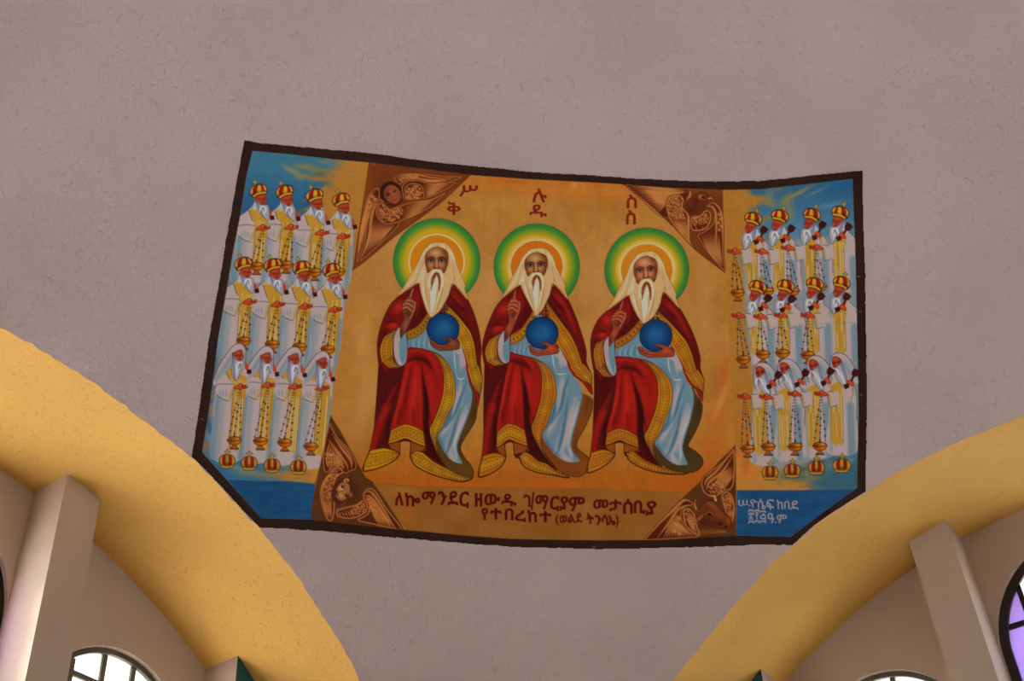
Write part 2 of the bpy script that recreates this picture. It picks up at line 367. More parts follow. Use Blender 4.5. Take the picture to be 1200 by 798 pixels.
def c_field(U, V):
    n = vnoise(U, V, 40, 40, 3); n2 = vnoise(U, V, 9, 14, 4); n3 = vnoise(U, V, 3, 3, 5)
    c = mix((164, 109, 42), (174, 119, 52), n)
    bot = np.clip((V-495)/65, 0, 1)**1.3*np.clip((590-V)/12, 0, 1)
    c = mix(c, (0, 0, 0), 0*n); c = c+(np.array((166, 88, 18))-c)*(bot*.9)[..., None]
    top = np.clip((228-(V-.085*(U-550)))/8, 0, 1)*(U > 540)*(U < 760)
    c = c+(np.array((186, 108, 36))-c)*(top*.55)[..., None]
    return c*(1+(n2-.5)*.07+(n3-.5)*.05)[..., None]
INNM = fill(INN, c_field, sm=0, soft=.8, pid=gold, mask=True)
for (x, y, rx, ry) in ((470, 300, 45, 60), (512, 335, 75, 75), (629, 335, 70, 75), (758, 340, 70, 72), (570, 400, 16, 70), (693, 410, 14, 60), (575, 330, 22, 40), (697, 330, 22, 40), (826, 360, 12, 60)):
    blob((x, y), rx, ry, (182, 136, 88), a=.34, clip=INNM)
for (x, y, rx, ry, r) in ((850, 440, 12, 45, 15), (842, 490, 22, 14, -60), (835, 520, 20, 15, 0), (800, 570, 45, 7, 5), (500, 566, 60, 5, 0), (650, 568, 60, 6, 3), (470, 600, 14, 18, 0), (660, 214, 10, 5, 20), (700, 217, 12, 4, 10), (595, 212, 30, 5, 4), (815, 555, 30, 10, -40)):
    blob((x, y), rx, ry, (180, 82, 22), rot=r, a=.55, clip=INNM)
for (x, y, rx, ry, r) in ((430, 470, 20, 50, 20), (856, 350, 5, 80, 0), (845, 470, 5, 30, 20), (672, 217, 4, 6, 30), (545, 480, 4, 60, 5), (425, 400, 14, 40, 0)):
    blob((x, y), rx, ry, (196, 146, 84), rot=r, a=.5, clip=INNM)
for x, y0, y1 in ((586, 226, 262), (703, 240, 280), (583, 270, 340)):
    stroke([(x, y0), (x-1.5, y1)], (140, 98, 40), .8, a=.4, clip=INNM)
stroke([(548, 224), (640, 227), (735, 232)], (150, 100, 40), .8, a=.4, clip=INNM)
insc = part('inscription_panel', 'tan strip with a dark red inscription')
def c_insc(U, V):
    n = vnoise(U, V, 30, 20, 7); n3 = vnoise(U, V, 3, 3, 8)
    return mix((134, 82, 29), (147, 95, 40), n)*(1+(n3-.5)*.06)[..., None]
INS = [(437, 566.5), (465, 566.5), (491, 570), (561, 571.3), (600, 572.5), (694, 573), (750, 575.5), (798, 577), (798, 590), (752, 633.3), (694.5, 633), (600, 631.5), (540, 627), (476, 621), (455, 596)]
fill(INS, c_insc, sm=0, pid=insc, clip=INNM)
blob((475, 603), 14, 16, (180, 92, 28), a=.55, clip=INNM); blob((470, 575), 20, 8, (178, 110, 40), a=.5, clip=INNM)
stroke([(441, 566.5), (491, 570), (561, 571.3), (694, 573), (798, 577)], (120, 75, 25), .8, a=.6, clip=INNM)
stroke([(797.6, 577), (797.6, 584)], (120, 120, 110), .7, a=.8)
# side panels
skyl = part('sky_panel', 'blue sky fading to gold behind the priests on the left'); skyr = part('sky_panel', 'blue sky fading to gold behind the priests on the right')
LP = [(294, 175), (337, 178), (393, 185), (434, 188), (433, 192), (413, 316), (402, 380), (387, 487), (375, 545), (368, 567), (340, 564), (280, 563), (275, 572), (262, 575), (228, 535), (245, 480), (256, 395), (281, 255)]
def c_left(U, V):
    t = (U-(296+(V-177)*-.17))
    n = vnoise(U, V, 26, 9, 11)*.6+vnoise(U+V*.5, V, 11, 5, 12)*.4; n3 = vnoise(U, V, 3, 3, 13)
    blue = mix((56, 108, 136), (38, 84, 122), np.clip((V-195)/50, 0, 1)); g = mix((168, 116, 46), (162, 108, 42), n)
    f = np.clip((t-68+(n-.5)*80+(V-205)*.25)/30, 0, 1)
    c = mix((0, 0, 0), (0, 0, 0), f)+blue*(1-f[..., None])+g*f[..., None]
    low = np.clip((V-520)/18, 0, 1)
    f2 = np.clip((U-316+(n-.5)*56)/45, 0, 1)
    cl = mix((52, 104, 140), (176, 118, 46), f2)
    c = c*(1-low[..., None])+cl*low[..., None]
    return c*(1+(n3-.5)*.05)[..., None]
LPM = fill(LP, c_left, sm=0, soft=1.2, pid=skyl, clip=INNM, mask=True)
for (x, y, rx, ry, r, col) in ((346, 202, 14, 4, 25, (150, 128, 74)), (338, 198, 9, 3, 30, (134, 130, 104)), (360, 196, 22, 5, 12, (154, 122, 58)), (350, 207, 8, 4, 20, (130, 120, 80)), (392, 196, 8, 4, 10, (104, 112, 90)), (375, 204, 10, 5, 5, (58, 96, 104)), (330, 187, 26, 5, 8, (50, 106, 128)), (375, 226, 8, 8, 0, (150, 122, 62)), (385, 215, 6, 9, -50, (96, 104, 86)),
        (250, 516, 22, 6, 42, (148, 158, 160)), (262, 526, 14, 4, 30, (150, 150, 130)), (247, 500, 8, 12, 20, (40, 92, 140)), (275, 547, 20, 4, 25, (120, 130, 110)), (300, 555, 30, 5, 4, (140, 120, 70)), (290, 551, 14, 3, 10, (100, 130, 130)), (340, 556, 25, 5, 0, (182, 120, 44)), (376, 510, 4, 30, 12, (190, 92, 36)), (262, 552, 10, 5, 40, (40, 94, 138))):
    blob((x, y), rx, ry, col, rot=r, a=.75, clip=LPM)
bll = part('blue_band', 'plain blue band under the priests on the left'); blr = part('blue_band', 'blue band with white signature under the priests on the right')
def c_blue(U, V):
    n = vnoise(U, V, 14, 4, 15); n2 = vnoise(U, V, 3, 3, 16)
    return mix((30, 77, 119), (24, 66, 107), n)*(1+(n2-.5)*.05)[..., None]
fill([(266, 562), (275, 562.5), (300, 563.5), (340, 563.8), (369.5, 567), (366, 610), (300, 610)], c_blue, sm=0, pid=bll, clip=INNM)
RP = [(846, 220), (891, 220), (930, 215), (1001, 206), (1008, 400), (1008, 574), (935, 575), (863, 575), (862, 522), (857, 450), (853, 380), (850, 320)]
def c_right(U, V):
    t = 1003-U
    n = vnoise(U, V, 24, 9, 21)*.6+vnoise(U-V*.6, V, 11, 5, 22)*.4; n3 = vnoise(U, V, 3, 3, 23)
    blue = mix((38, 88, 126), (76, 120, 146), np.clip((V-215)/60, 0, 1)); g = mix((168, 114, 44), (162, 106, 38), n)
    f = np.clip((t-95+(n-.5)*70)/32, 0, 1)
    c = blue*(1-f[..., None])+g*f[..., None]
    f3 = np.clip((V-470)/60, 0, 1)*np.clip((905-U)/30, 0, 1)
    c = c+(np.array((174, 100, 34))-c)*(f3*.7)[..., None]
    low = np.clip((V-528)/14, 0, 1); f2 = np.clip((U-915+(n-.5)*110)/50, 0, 1)
    cl = mix((176, 120, 50), (54, 94, 112), f2)
    c = c*(1-low[..., None])+cl*low[..., None]
    return c*(1+(n3-.5)*.05)[..., None]
RPM = fill(RP, c_right, sm=0, soft=1.2, pid=skyr, clip=INNM, mask=True)
for (x, y, rx, ry, r, col) in ((936, 226, 22, 3, -28, (160, 132, 62)), (922, 236, 8, 14, 35, (140, 120, 62)), (958, 224, 18, 2.5, -25, (120, 128, 104)), (902, 228, 6, 10, 30, (116, 118, 92)), (916, 222, 9, 4, -20, (66, 104, 112)), (978, 222, 22, 8, -10, (34, 86, 130)), (975, 240, 22, 4, -12, (84, 126, 150)), (905, 240, 6, 5, 0, (120, 116, 80)), (925, 250, 7, 10, 10, (140, 118, 64)),
        (998, 525, 7, 20, 20, (46, 92, 130)), (985, 530, 18, 4, -20, (50, 96, 134)), (985, 560, 20, 6, -5, (52, 92, 122)), (960, 565, 16, 4, 0, (60, 98, 108)), (935, 563, 14, 4, 0, (120, 112, 72)), (880, 555, 14, 10, 0, (190, 110, 40)), (905, 566, 18, 4, 0, (176, 122, 50)), (996, 540, 6, 5, 0, (120, 140, 140)), (975, 545, 8, 6, 0, (96, 128, 134)), (874, 545, 6, 12, 0, (182, 84, 34)), (945, 555, 5, 4, 0, (150, 120, 60))):
    blob((x, y), rx, ry, col, rot=r, a=.75, clip=RPM)
fill([(863.5, 574.5), (935, 574.2), (1006, 573.5), (1006, 580), (930, 632), (862.3, 630)], c_blue, sm=0, pid=blr, clip=INNM)

# ---- the four winged creatures in the corner triangles
DK, MD, LT = (76, 24, 12), (112, 46, 20), (186, 120, 60)
def wing(z, outline, ribs, rim=1.4, scal=(), dark=DK, light=LT, clip=None):
    P = Z(*z, outline)
    m = fill(P, dark, clip=clip, mask=True); P_ = np.array(P); cw = P_.mean(0); ex = P_.max(0)-P_.min(0); blob(tuple(cw), ex[0]*.5, ex[1]*.5, (118, 52, 22), a=.45, clip=m)
    for rr in ribs:
        Q = np.array(Z(*z, rr[:-1])) if isinstance(rr[-1], (int, float)) else np.array(Z(*z, rr))
        w = rr[-1] if isinstance(rr[-1], (int, float)) else 1.3
        stroke(Q, light, w*1.35, soft=1.2, a=.8, clip=m, taper=2)
    for (x, y, r) in scal:
        c = Z(*z, [(x, y)])[0]; blob(c, r*1.9/z[2], r*1.5/z[2], light, rot=40, a=1, clip=m)
    stroke(P+P[:1], light, rim*2.1, soft=1.2, a=.8, clip=m)
    stroke(P+P[:1], (60, 20, 12), .9, soft=.9, a=.6)
    return m
def feathers(a0, a1, b0, b1, n, w=1.2, bend=.06):
    R = []
    for i in range(n):
        t = (i+.5)/n; p = np.array(a0)*(1-t)+np.array(a1)*t; q = np.array(b0)*(1-t)+np.array(b1)*t
        d = q-p; m = (p+q)/2+np.array((-d[1], d[0]))*bend
        R.append([tuple(p), tuple(m), tuple(q), w])
    return R
def scales(poly, nx, seed):
    r = np.random.default_rng(seed); P = np.array(poly, float); lo, hi = P.min(0), P.max(0); st = (hi[0]-lo[0])/nx; out = []
    y = lo[1]+st/2; k = 0
    while y < hi[1]:
        x = lo[0]+st/2+(k % 2)*st/2
        while x < hi[0]:
            ins = False
            for (x0, y0), (x1, y1) in zip(P, np.roll(P, -1, 0)):
                if (y0 > y) != (y1 > y) and x < (x1-x0)*(y-y0)/(y1-y0)+x0: ins = not ins
            if ins: out.append((x+r.normal(0, st*.16), y+r.normal(0, st*.16), st*(.22+.18*r.random())))
            x += st
        y += st*.9; k += 1
    return out
def c_brown(U, V):
    n = vnoise(U, V, 16, 16, 31); return mix((116, 56, 21), (102, 47, 17), n)
# top left: winged human face
TLT = [(432.5, 188), (470, 190), (553, 202), (551, 206), (520, 235), (495, 254), (463, 277), (427, 307), (413, 317), (421, 265)]
w0 = part('winged_face_corner', 'brown corner with a winged human face')
tl = fill(TLT, c_brown, sm=0, pid=w0, clip=INNM, mask=True)
z = (410, 185, 6.387)
wing(z, [(325, 165), (370, 120), (500, 112), (700, 132), (850, 140), (720, 188), (560, 180), (460, 165), (400, 185), (372, 205)], feathers((430, 130), (440, 160), (800, 150), (700, 180), 4)+[[(345, 175), (385, 135), (500, 128), (640, 150), (800, 148), 1.6]], scal=[(x, y, 10) for x, y in ((380, 165), (400, 150), (425, 148), (450, 140), (475, 145), (500, 138))], clip=tl)
wing(z, [(385, 215), (430, 170), (520, 165), (620, 190), (800, 180), (680, 262), (560, 310), (420, 318), (392, 270)], feathers((560, 200), (560, 300), (770, 195), (640, 270), 8, 1.5, -.04), clip=tl)
wing(z, [(408, 230), (440, 192), (500, 188), (545, 215), (556, 260), (550, 302), (430, 316), (412, 280)], [], scal=scales([(420, 220), (500, 195), (545, 230), (545, 295), (430, 305)], 5, 1), clip=tl)
wing(z, [(225, 232), (180, 228), (130, 290), (95, 420), (60, 640), (52, 790), (112, 650), (140, 470), (180, 350), (222, 305)], feathers((150, 300), (205, 300), (60, 760), (100, 640), 4, 1.5)+[[(200, 240), (150, 290), (115, 420), (80, 620), (65, 730), 1.8]], scal=[(170, 290, 10), (150, 330, 10), (190, 310, 10), (140, 370, 10), (160, 360, 9)], clip=tl)
wing(z, [(262, 325), (225, 308), (180, 345), (150, 420), (130, 600), (75, 770), (120, 745), (260, 620), (375, 490), (250, 480), (205, 420), (212, 360)], feathers((180, 480), (350, 500), (100, 740), (240, 620), 11, 1.4, .05)+[[(240, 322), (190, 360), (165, 440), (145, 600), (95, 740), 2]], clip=tl)
wing(z, [(205, 400), (215, 350), (245, 335), (300, 378), (380, 352), (480, 322), (600, 310), (725, 252), (640, 340), (540, 410), (400, 470), (300, 500), (235, 480)], feathers((430, 345), (390, 460), (690, 275), (520, 415), 8, 1.4, .03), scal=scales([(220, 370), (250, 350), (300, 390), (400, 360), (380, 450), (300, 485), (240, 465)], 9, 2), clip=tl)
disc(Z(*z, [(306, 258)])[0], 13, 13, (48, 20, 14), clip=tl)
fill(Z(*z, [(300, 340), (380, 300), (400, 320), (330, 370), (270, 350)]), (70, 30, 16), clip=tl)
FM = disc(Z(*z, [(318, 275)])[0], 9.6, 11.6, (132, 66, 38), rot=-22, clip=tl, mask=True)
fm = np.clip(FM, 0, 1)
blob(Z(*z, [(320, 262)])[0], 5, 4, (168, 98, 64), a=.7, clip=fm); blob(Z(*z, [(340, 305)])[0], 4, 4, (158, 86, 52), a=.6, clip=fm); blob(Z(*z, [(275, 270)])[0], 3.5, 8, (90, 38, 22), a=.7, clip=fm)
for x, y in ((288, 272), (332, 250)):
    stroke(Z(*z, [(x-15, y+6), (x, y-6), (x+16, y-5)]), (60, 26, 18), 1., a=.8); disc(Z(*z, [(x+1, y+5)])[0], 1.5, .9, (48, 22, 20), rot=-20)
stroke(Z(*z, [(310, 265), (322, 292), (318, 298)]), (96, 44, 26), .9, a=.8); stroke(Z(*z, [(322, 315), (338, 312), (350, 303)]), (110, 34, 26), 1.5, a=.9)
stroke(Z(*z, [(232, 270), (262, 310), (300, 338), (350, 352)]), (50, 22, 14), 1.5, a=.8)
# top right: eagle
TRT = [(729, 213), (787, 217), (847, 220), (848, 270), (849.5, 320), (816, 294), (800, 277), (780, 257), (757, 236)]
w1 = part('eagle_corner', 'brown corner with a winged eagle')
tr = fill(TRT, c_brown, sm=0, pid=w1, clip=INNM, mask=True)
z = (725, 210, 7.254)
wing(z, [(45, 42), (300, 62), (500, 76), (595, 82), (622, 130), (590, 190), (555, 210), (400, 335), (200, 180)], feathers((560, 95), (480, 150), (90, 60), (330, 300), 14, 1.6, .03)+feathers((400, 130), (400, 220), (200, 90), (300, 200), 6, 2.2, .05)+[[(600, 95), (608, 130), (570, 190), 2.4], [(580, 105), (500, 118), (380, 118), (200, 108), 2.2]], rim=1, clip=tr)
wing(z, [(400, 230), (415, 165), (470, 130), (530, 138), (556, 175), (548, 240), (600, 300), (605, 400), (608, 520), (655, 600), (520, 460), (430, 340)], feathers((440, 330), (590, 330), (540, 480), (610, 560), 9, 1.3, -.04)+[[(560, 270), (590, 310), (596, 400), (600, 480), 1.8]], scal=scales([(420, 180), (480, 145), (540, 165), (540, 250), (570, 330), (450, 330), (415, 250)], 8, 4), rim=2, clip=tr)
fill(Z(*z, [(556, 210), (620, 150), (690, 108), (745, 112), (775, 160), (740, 225), (715, 290), (640, 318), (590, 285)]), (96, 40, 20), clip=tr)
blob(Z(*z, [(660, 190)])[0], 5, 9, (74, 26, 14), a=.7, clip=tr); blob(Z(*z, [(620, 265)])[0], 8, 5, (70, 24, 14), a=.7, clip=tr)
blob(Z(*z, [(700, 150)])[0], 4, 3.5, (176, 122, 66), a=.85, clip=tr); disc(Z(*z, [(716, 153)])[0], 1.8, 1.4, (50, 22, 12)); stroke(Z(*z, [(768, 165), (785, 160), (806, 178)]), (196, 150, 84), 1.6, taper=1); stroke(Z(*z, [(690, 112), (745, 115), (772, 150)]), (70, 28, 14), .9)
wing(z, [(740, 235), (790, 195), (845, 215), (885, 300), (895, 420), (890, 600), (905, 780), (840, 720), (760, 630), (700, 540), (670, 470), (730, 440), (795, 380), (815, 300), (790, 245)], feathers((690, 470), (860, 470), (830, 720), (890, 740), 10, 1.3, .03)+[[(740, 232), (800, 235), (825, 300), (830, 420), (820, 600), 2.2], [(795, 200), (860, 250), (880, 350), (885, 600), 2]], scal=[(855, 300, 11), (865, 340, 11), (850, 370, 10), (870, 400, 10), (855, 430, 10)], clip=tr)
wing(z, [(615, 318), (690, 305), (725, 268), (765, 262), (792, 310), (780, 370), (735, 430), (640, 445), (608, 405)], feathers((625, 410), (740, 420), (640, 432), (745, 400), 2), scal=scales([(625, 330), (700, 315), (740, 285), (775, 320), (760, 370), (640, 400)], 8, 6), rim=2, clip=tr)
# bottom left: winged lion
BLT = [(386.5, 485), (402, 511), (418, 541), (428, 559), (436, 564), (453, 588), (476, 624), (420, 618), (364, 612), (366, 590), (372, 560), (379, 520)]
w2 = part('winged_lion_corner', 'brown corner with a winged lion')
def c_brown2(U, V): return mix((92, 52, 22), (82, 44, 18), vnoise(U, V, 16, 16, 32))
bl = fill(BLT, c_brown2, sm=0, pid=w2, clip=INNM, mask=True)
z = (360, 485, 5.704)
wing(z, [(150, 60), (200, 150), (275, 225), (325, 310), (326, 370), (285, 388), (255, 400), (180, 370), (120, 395), (103, 320), (118, 170)], feathers((150, 170), (230, 260), (120, 330), (250, 380), 7, 1.4, .05)+[[(165, 130), (230, 230), (290, 310), (300, 370), 2.2], [(140, 170), (200, 250), (260, 330), (275, 380), 1.8], [(190, 160), (270, 250), (312, 330), 1.3]], scal=scales([(120, 260), (200, 270), (250, 330), (250, 375), (130, 370)], 8, 7), clip=bl)
wing(z, [(120, 425), (180, 362), (230, 362), (242, 395), (200, 425), (180, 500), (188, 600), (172, 712), (125, 700), (86, 570), (88, 490)], feathers((110, 560), (170, 560), (130, 690), (170, 700), 5, 1.4)+[[(225, 372), (150, 415), (105, 490), (110, 600), (140, 690), 1.6]], scal=scales([(110, 440), (180, 380), (215, 390), (170, 470), (160, 570), (110, 570)], 7, 8), rim=2, clip=bl)
wing(z, [(372, 528), (410, 492), (460, 515), (535, 630), (640, 772), (580, 772), (440, 742), (330, 712), (400, 665), (410, 605), (375, 570)], feathers((420, 640), (470, 600), (480, 745), (600, 765), 9, 1.3, .02)+[[(385, 525), (430, 525), (500, 620), (590, 765), 2.4], [(380, 545), (430, 560), (520, 690), (560, 765), 2]], scal=[(410, 570, 12), (430, 590, 12), (450, 610, 12), (425, 620, 12), (440, 640, 12), (460, 650, 11)], rim=1.8, clip=bl)
wing(z, [(192, 640), (250, 622), (330, 600), (375, 572), (408, 605), (392, 662), (310, 702), (205, 692)], feathers((205, 655), (300, 640), (215, 685), (330, 690), 5, 1.2), scal=scales([(290, 630), (370, 590), (395, 620), (370, 660), (300, 680)], 7, 9), rim=2, clip=bl)
rng = np.random.default_rng(5)
for k in range(26):
    a = math.radians(-75+k*6.4); p = (262+28*math.cos(a), 500+38*math.sin(a)); L = 60+25*rng.random()
    stroke(Z(*z, [p, (p[0]+L*.6*math.cos(a)+4, p[1]+L*.6*math.sin(a)), (p[0]+L*math.cos(a+.15), p[1]+L*math.sin(a+.15))]), (66, 28, 14), 1.6, a=.75, clip=bl, taper=1)
disc(Z(*z, [(225, 515)])[0], 10.5, 15, (80, 34, 18), rot=20, clip=bl)
fc = np.clip(disc(Z(*z, [(238, 518)])[0], 7.8, 11, (150, 94, 52), rot=20, clip=bl, mask=True), 0, 1)
blob(Z(*z, [(230, 500)])[0], 5, 5, (196, 148, 88), a=.8, clip=fc); blob(Z(*z, [(225, 545)])[0], 4, 4, (190, 140, 80), a=.7, clip=fc); blob(Z(*z, [(290, 540)])[0], 3, 4, (176, 118, 66), a=.7)
for x, y in ((236, 487), (262, 545)): disc(Z(*z, [(x, y)])[0], 2.2, 1.3, (50, 22, 14), rot=60); stroke(Z(*z, [(x+10, y-14), (x+16, y), (x+14, y+12)]), (70, 30, 18), 1, a=.8)
stroke(Z(*z, [(250, 510), (215, 522), (205, 530)]), (96, 46, 26), 1.2, a=.8); stroke(Z(*z, [(200, 515), (195, 530), (205, 545)]), (60, 24, 18), 1.5); disc(Z(*z, [(262, 445)])[0], 3.2, 2, (190, 140, 84), rot=-10); disc(Z(*z, [(262, 447)])[0], 1.6, 1, (80, 34, 20)); blob(Z(*z, [(205, 590)])[0], 4, 4, (70, 28, 16), a=.7, clip=bl)
# bottom right: winged ox
BRT = [(862, 521), (862.5, 560), (862.5, 630), (800, 634), (751, 636), (754, 632), (777, 607), (799.6, 583), (820, 565), (845, 538)]
w3 = part('winged_ox_corner', 'brown corner with a winged ox')
br = fill(BRT, c_brown2, sm=0, pid=w3, clip=INNM, mask=True)
z = (750, 520, 6.65)
wing(z, [(738, 35), (640, 140), (500, 250), (474, 315), (500, 385), (570, 420), (640, 385), (720, 345), (742, 220)], feathers((560, 330), (660, 360), (710, 170), (738, 250), 9, 1.4, -.05)+[[(700, 90), (600, 210), (520, 280), (500, 340), 2.2], [(730, 80), (640, 220), (540, 300), (515, 370), 2.4]], scal=scales([(530, 330), (600, 290), (650, 310), (680, 350), (580, 400), (530, 390)], 8, 11), rim=1.8, clip=br)
wing(z, [(630, 405), (670, 368), (715, 395), (742, 480), (738, 560), (712, 620), (660, 520)], feathers((680, 500), (735, 500), (712, 600), (735, 570), 4, 1.2), scal=scales([(645, 410), (690, 385), (730, 470), (700, 520), (665, 500)], 5, 12), rim=2, clip=br)
wing(z, [(20, 756), (120, 645), (200, 560), (262, 495), (330, 432), (390, 440), (415, 482), (340, 500), (328, 590), (400, 690), (470, 725), (330, 740), (190, 748)], feathers((280, 560), (330, 640), (170, 740), (420, 720), 11, 1.5, .03)+[[(35, 752), (160, 610), (270, 510), (340, 445), (395, 450), 2.4], [(130, 740), (230, 610), (300, 510), (395, 470), 2.6]], scal=[(300, 580, 16), (285, 630, 18), (320, 650, 14), (270, 680, 14), (310, 700, 12)], rim=1.4, clip=br)
wing(z, [(332, 515), (375, 498), (425, 540), (445, 620), (470, 722), (400, 690), (345, 630)], feathers((370, 560), (420, 600), (410, 680), (450, 700), 4, 1.3), scal=scales([(350, 530), (390, 520), (430, 590), (420, 650), (370, 620)], 6, 14), rim=2.2, clip=br)
for rr in feathers((450, 660), (640, 665), (480, 715), (700, 690), 9, 1.4, .1): stroke(Z(*z, rr[:-1]), (164, 100, 50), 1.4, a=.7, clip=br, taper=2)
ox = fill(Z(*z, [(440, 510), (500, 462), (560, 442), (600, 470), (640, 515), (700, 575), (712, 620), (690, 662), (640, 665), (560, 645), (490, 640), (445, 600), (430, 560)]), (104, 46, 20), clip=br, mask=True)
blob(Z(*z, [(560, 480)])[0], 10, 4, (142, 76, 38), rot=35, a=.8, clip=ox); blob(Z(*z, [(620, 550)])[0], 9, 4, (132, 68, 34), rot=45, a=.7, clip=ox); blob(Z(*z, [(500, 600)])[0], 9, 7, (74, 28, 14), a=.8, clip=ox); blob(Z(*z, [(600, 620)])[0], 10, 4, (66, 24, 14), a=.8, clip=ox); blob(Z(*z, [(690, 600)])[0], 3, 5, (146, 80, 44), a=.7, clip=ox)
disc(Z(*z, [(542, 548)])[0], 3, 1.8, (40, 18, 12), rot=15); stroke(Z(*z, [(515, 545), (540, 532), (570, 552)]), (160, 96, 52), 1, a=.9); disc(Z(*z, [(628, 625)])[0], 2, 1.4, (44, 18, 14), rot=40); disc(Z(*z, [(672, 645)])[0], 2.4, 1.3, (50, 20, 14), rot=-30)
stroke(Z(*z, [(440, 510), (425, 470), (438, 430)]), (176, 116, 66), 2.6, taper=1, clip=br); stroke(Z(*z, [(590, 440), (575, 405), (525, 400)]), (196, 140, 84), 2.8, taper=1, clip=br); fill(Z(*z, [(440, 590), (490, 545), (485, 575), (445, 615)]), (140, 72, 38), clip=br)
stroke(Z(*z, [(440, 510), (500, 462), (560, 442), (640, 515), (700, 575), (712, 620), (690, 662), (560, 645), (445, 600)]), (56, 20, 12), 1, a=.8, clip=br)
for tri in ([(551, 205), (520, 235), (495, 254), (463, 277), (427, 307), (413, 317)], [(730, 216), (757, 236), (780, 257), (800, 277), (816, 294), (849, 319)], [(387, 487), (402, 511), (418, 541), (428, 559)]):
    stroke(tri, (70, 38, 16), .8, a=.5, clip=INNM)

# ---- halos
def halo(cx, cy, r, rin, pale, org):
    p = part('halo', 'round green and yellow halo'); 
    def col(U, V):
        q = np.hypot(U-cx, V-cy); c = mix((40, 110, 52), (74, 130, 40), np.clip((r-q)/7, 0, 1))
        def over(c, d, t): return c+(np.array(d, float)-c)*np.clip(t, 0, 1)[..., None]
        c = over(c, (134, 140, 28), (r-5-q)/5); c = over(c, (188, 146, 28), (r-9-q)/5)
        if pale: c = over(c, (206, 172, 92), (rin+5.5-q)/4)
        c = over(c, (206, 174, 118), (rin+1.7-q)/.8); c = over(c, org, (rin-.4-q)/.8)
        return over(c, (org[0]+6, org[1]+14, org[2]+8), (rin-6-q)/12)
    disc((cx, cy), r, r, col, pid=p)
    t = np.linspace(0, 2*np.pi, 40); stroke(np.c_[cx+r*np.cos(t), cy+r*np.sin(t)], (30, 84, 46), 1, a=.6, sm=0)
halo(511.7, 307, 51, 32, 0, (196, 116, 14)); halo(629, 312.5, 50.3, 31.2, 1, (202, 100, 16)); halo(758, 316.5, 49.5, 31, 1, (200, 118, 18))

# ---- the three seated elders
LM1 = [(512, 305), (512.8, 283.8), (505, 371.2), (465.7, 346.3), (547.8, 351), (519.2, 385.5), (484.8, 337.5), (471.4, 429), (442, 405), (426.3, 552), (454.5, 520), (498.7, 522.6), (554, 557.7), (544, 563), (541.6, 542.7), (563.5, 407.7), (533.4, 460), (513.4, 510), (490, 408), (540.3, 525), (559.7, 479)]
LM2 = [(628.3, 310.5), (629, 290.5), (627.7, 369), (588.2, 348.8), (665.3, 350.7), (635, 390.2), (604.5, 339.4), (593.2, 425.9), (565, 409), (561.5, 559), (581.3, 525), (618.3, 522), (691, 546), (677, 558.4), (679, 540), (686.5, 411), (651, 450.5), (635.8, 509), (607.6, 415.8), (676, 522.7), (694.5, 466)]
LM3 = [(757, 316), (756.5, 294.5), (754, 378.3), (710, 363.8), (796, 361.3), (768.7, 393.3), (730.7, 352.6), (720, 440.5), (692.3, 412), (689, 554), (708.8, 522), (749, 524), (823.5, 541.5), (806, 553.4), (805, 544), (820, 418), (788, 458.5), (767.7, 517.7), (731.4, 418.3), (807, 521.4), (823, 473.8)]
A_ = (430, 330, 7.98); B_ = (420, 400, 7.98); C_ = (420, 470, 7.98); H_ = (450, 250, 9.2308)
def band(outer, inner, base, light, clip, rows=2, edge=(70, 34, 12), dots=(96, 92, 88), dw=1.15):
    # a gold hem between two edge lines with rows of bead dots
    o = np.array(outer, float); i = np.array(inner, float)
    m = fill(list(map(tuple, o))+list(map(tuple, i[::-1])), base, sm=0, clip=clip, mask=True)
    def res(P, n):
        P = catopen(P); s = np.r_[0, np.cumsum(np.hypot(*np.diff(P, axis=0).T))]
        return np.c_[np.interp(np.linspace(0, s[-1], n), s, P[:, 0]), np.interp(np.linspace(0, s[-1], n), s, P[:, 1])]
    n = max(6, int(np.hypot(*np.diff(catopen(o), axis=0).T).sum()/3.6)); ro, ri = res(o, n), res(i, n)
    for k in range(0, n, max(2, n//5)): blob(tuple((ro[k]+ri[k])/2), 7, 7, light, a=.8, clip=m)
    for f in (.2, .8): stroke(ro*(1-f)+ri*f, edge, .7, a=.75, sm=0, clip=m)
    fr = (.36, .64) if rows == 2 else (.5,)
    for f in fr:
        for k, p in enumerate(ro*(1-f)+ri*f):
            if k % 1 == 0: disc(tuple(p), dw*.62, dw*.62, (60, 44, 30), a=.8, clip=m); disc((p[0]-.2, p[1]-.2), .45, .45, dots, a=.9, clip=m)
    stroke(o, edge, .9, a=.85, clip=clip); stroke(i, edge, .9, a=.85, clip=clip)
    return m
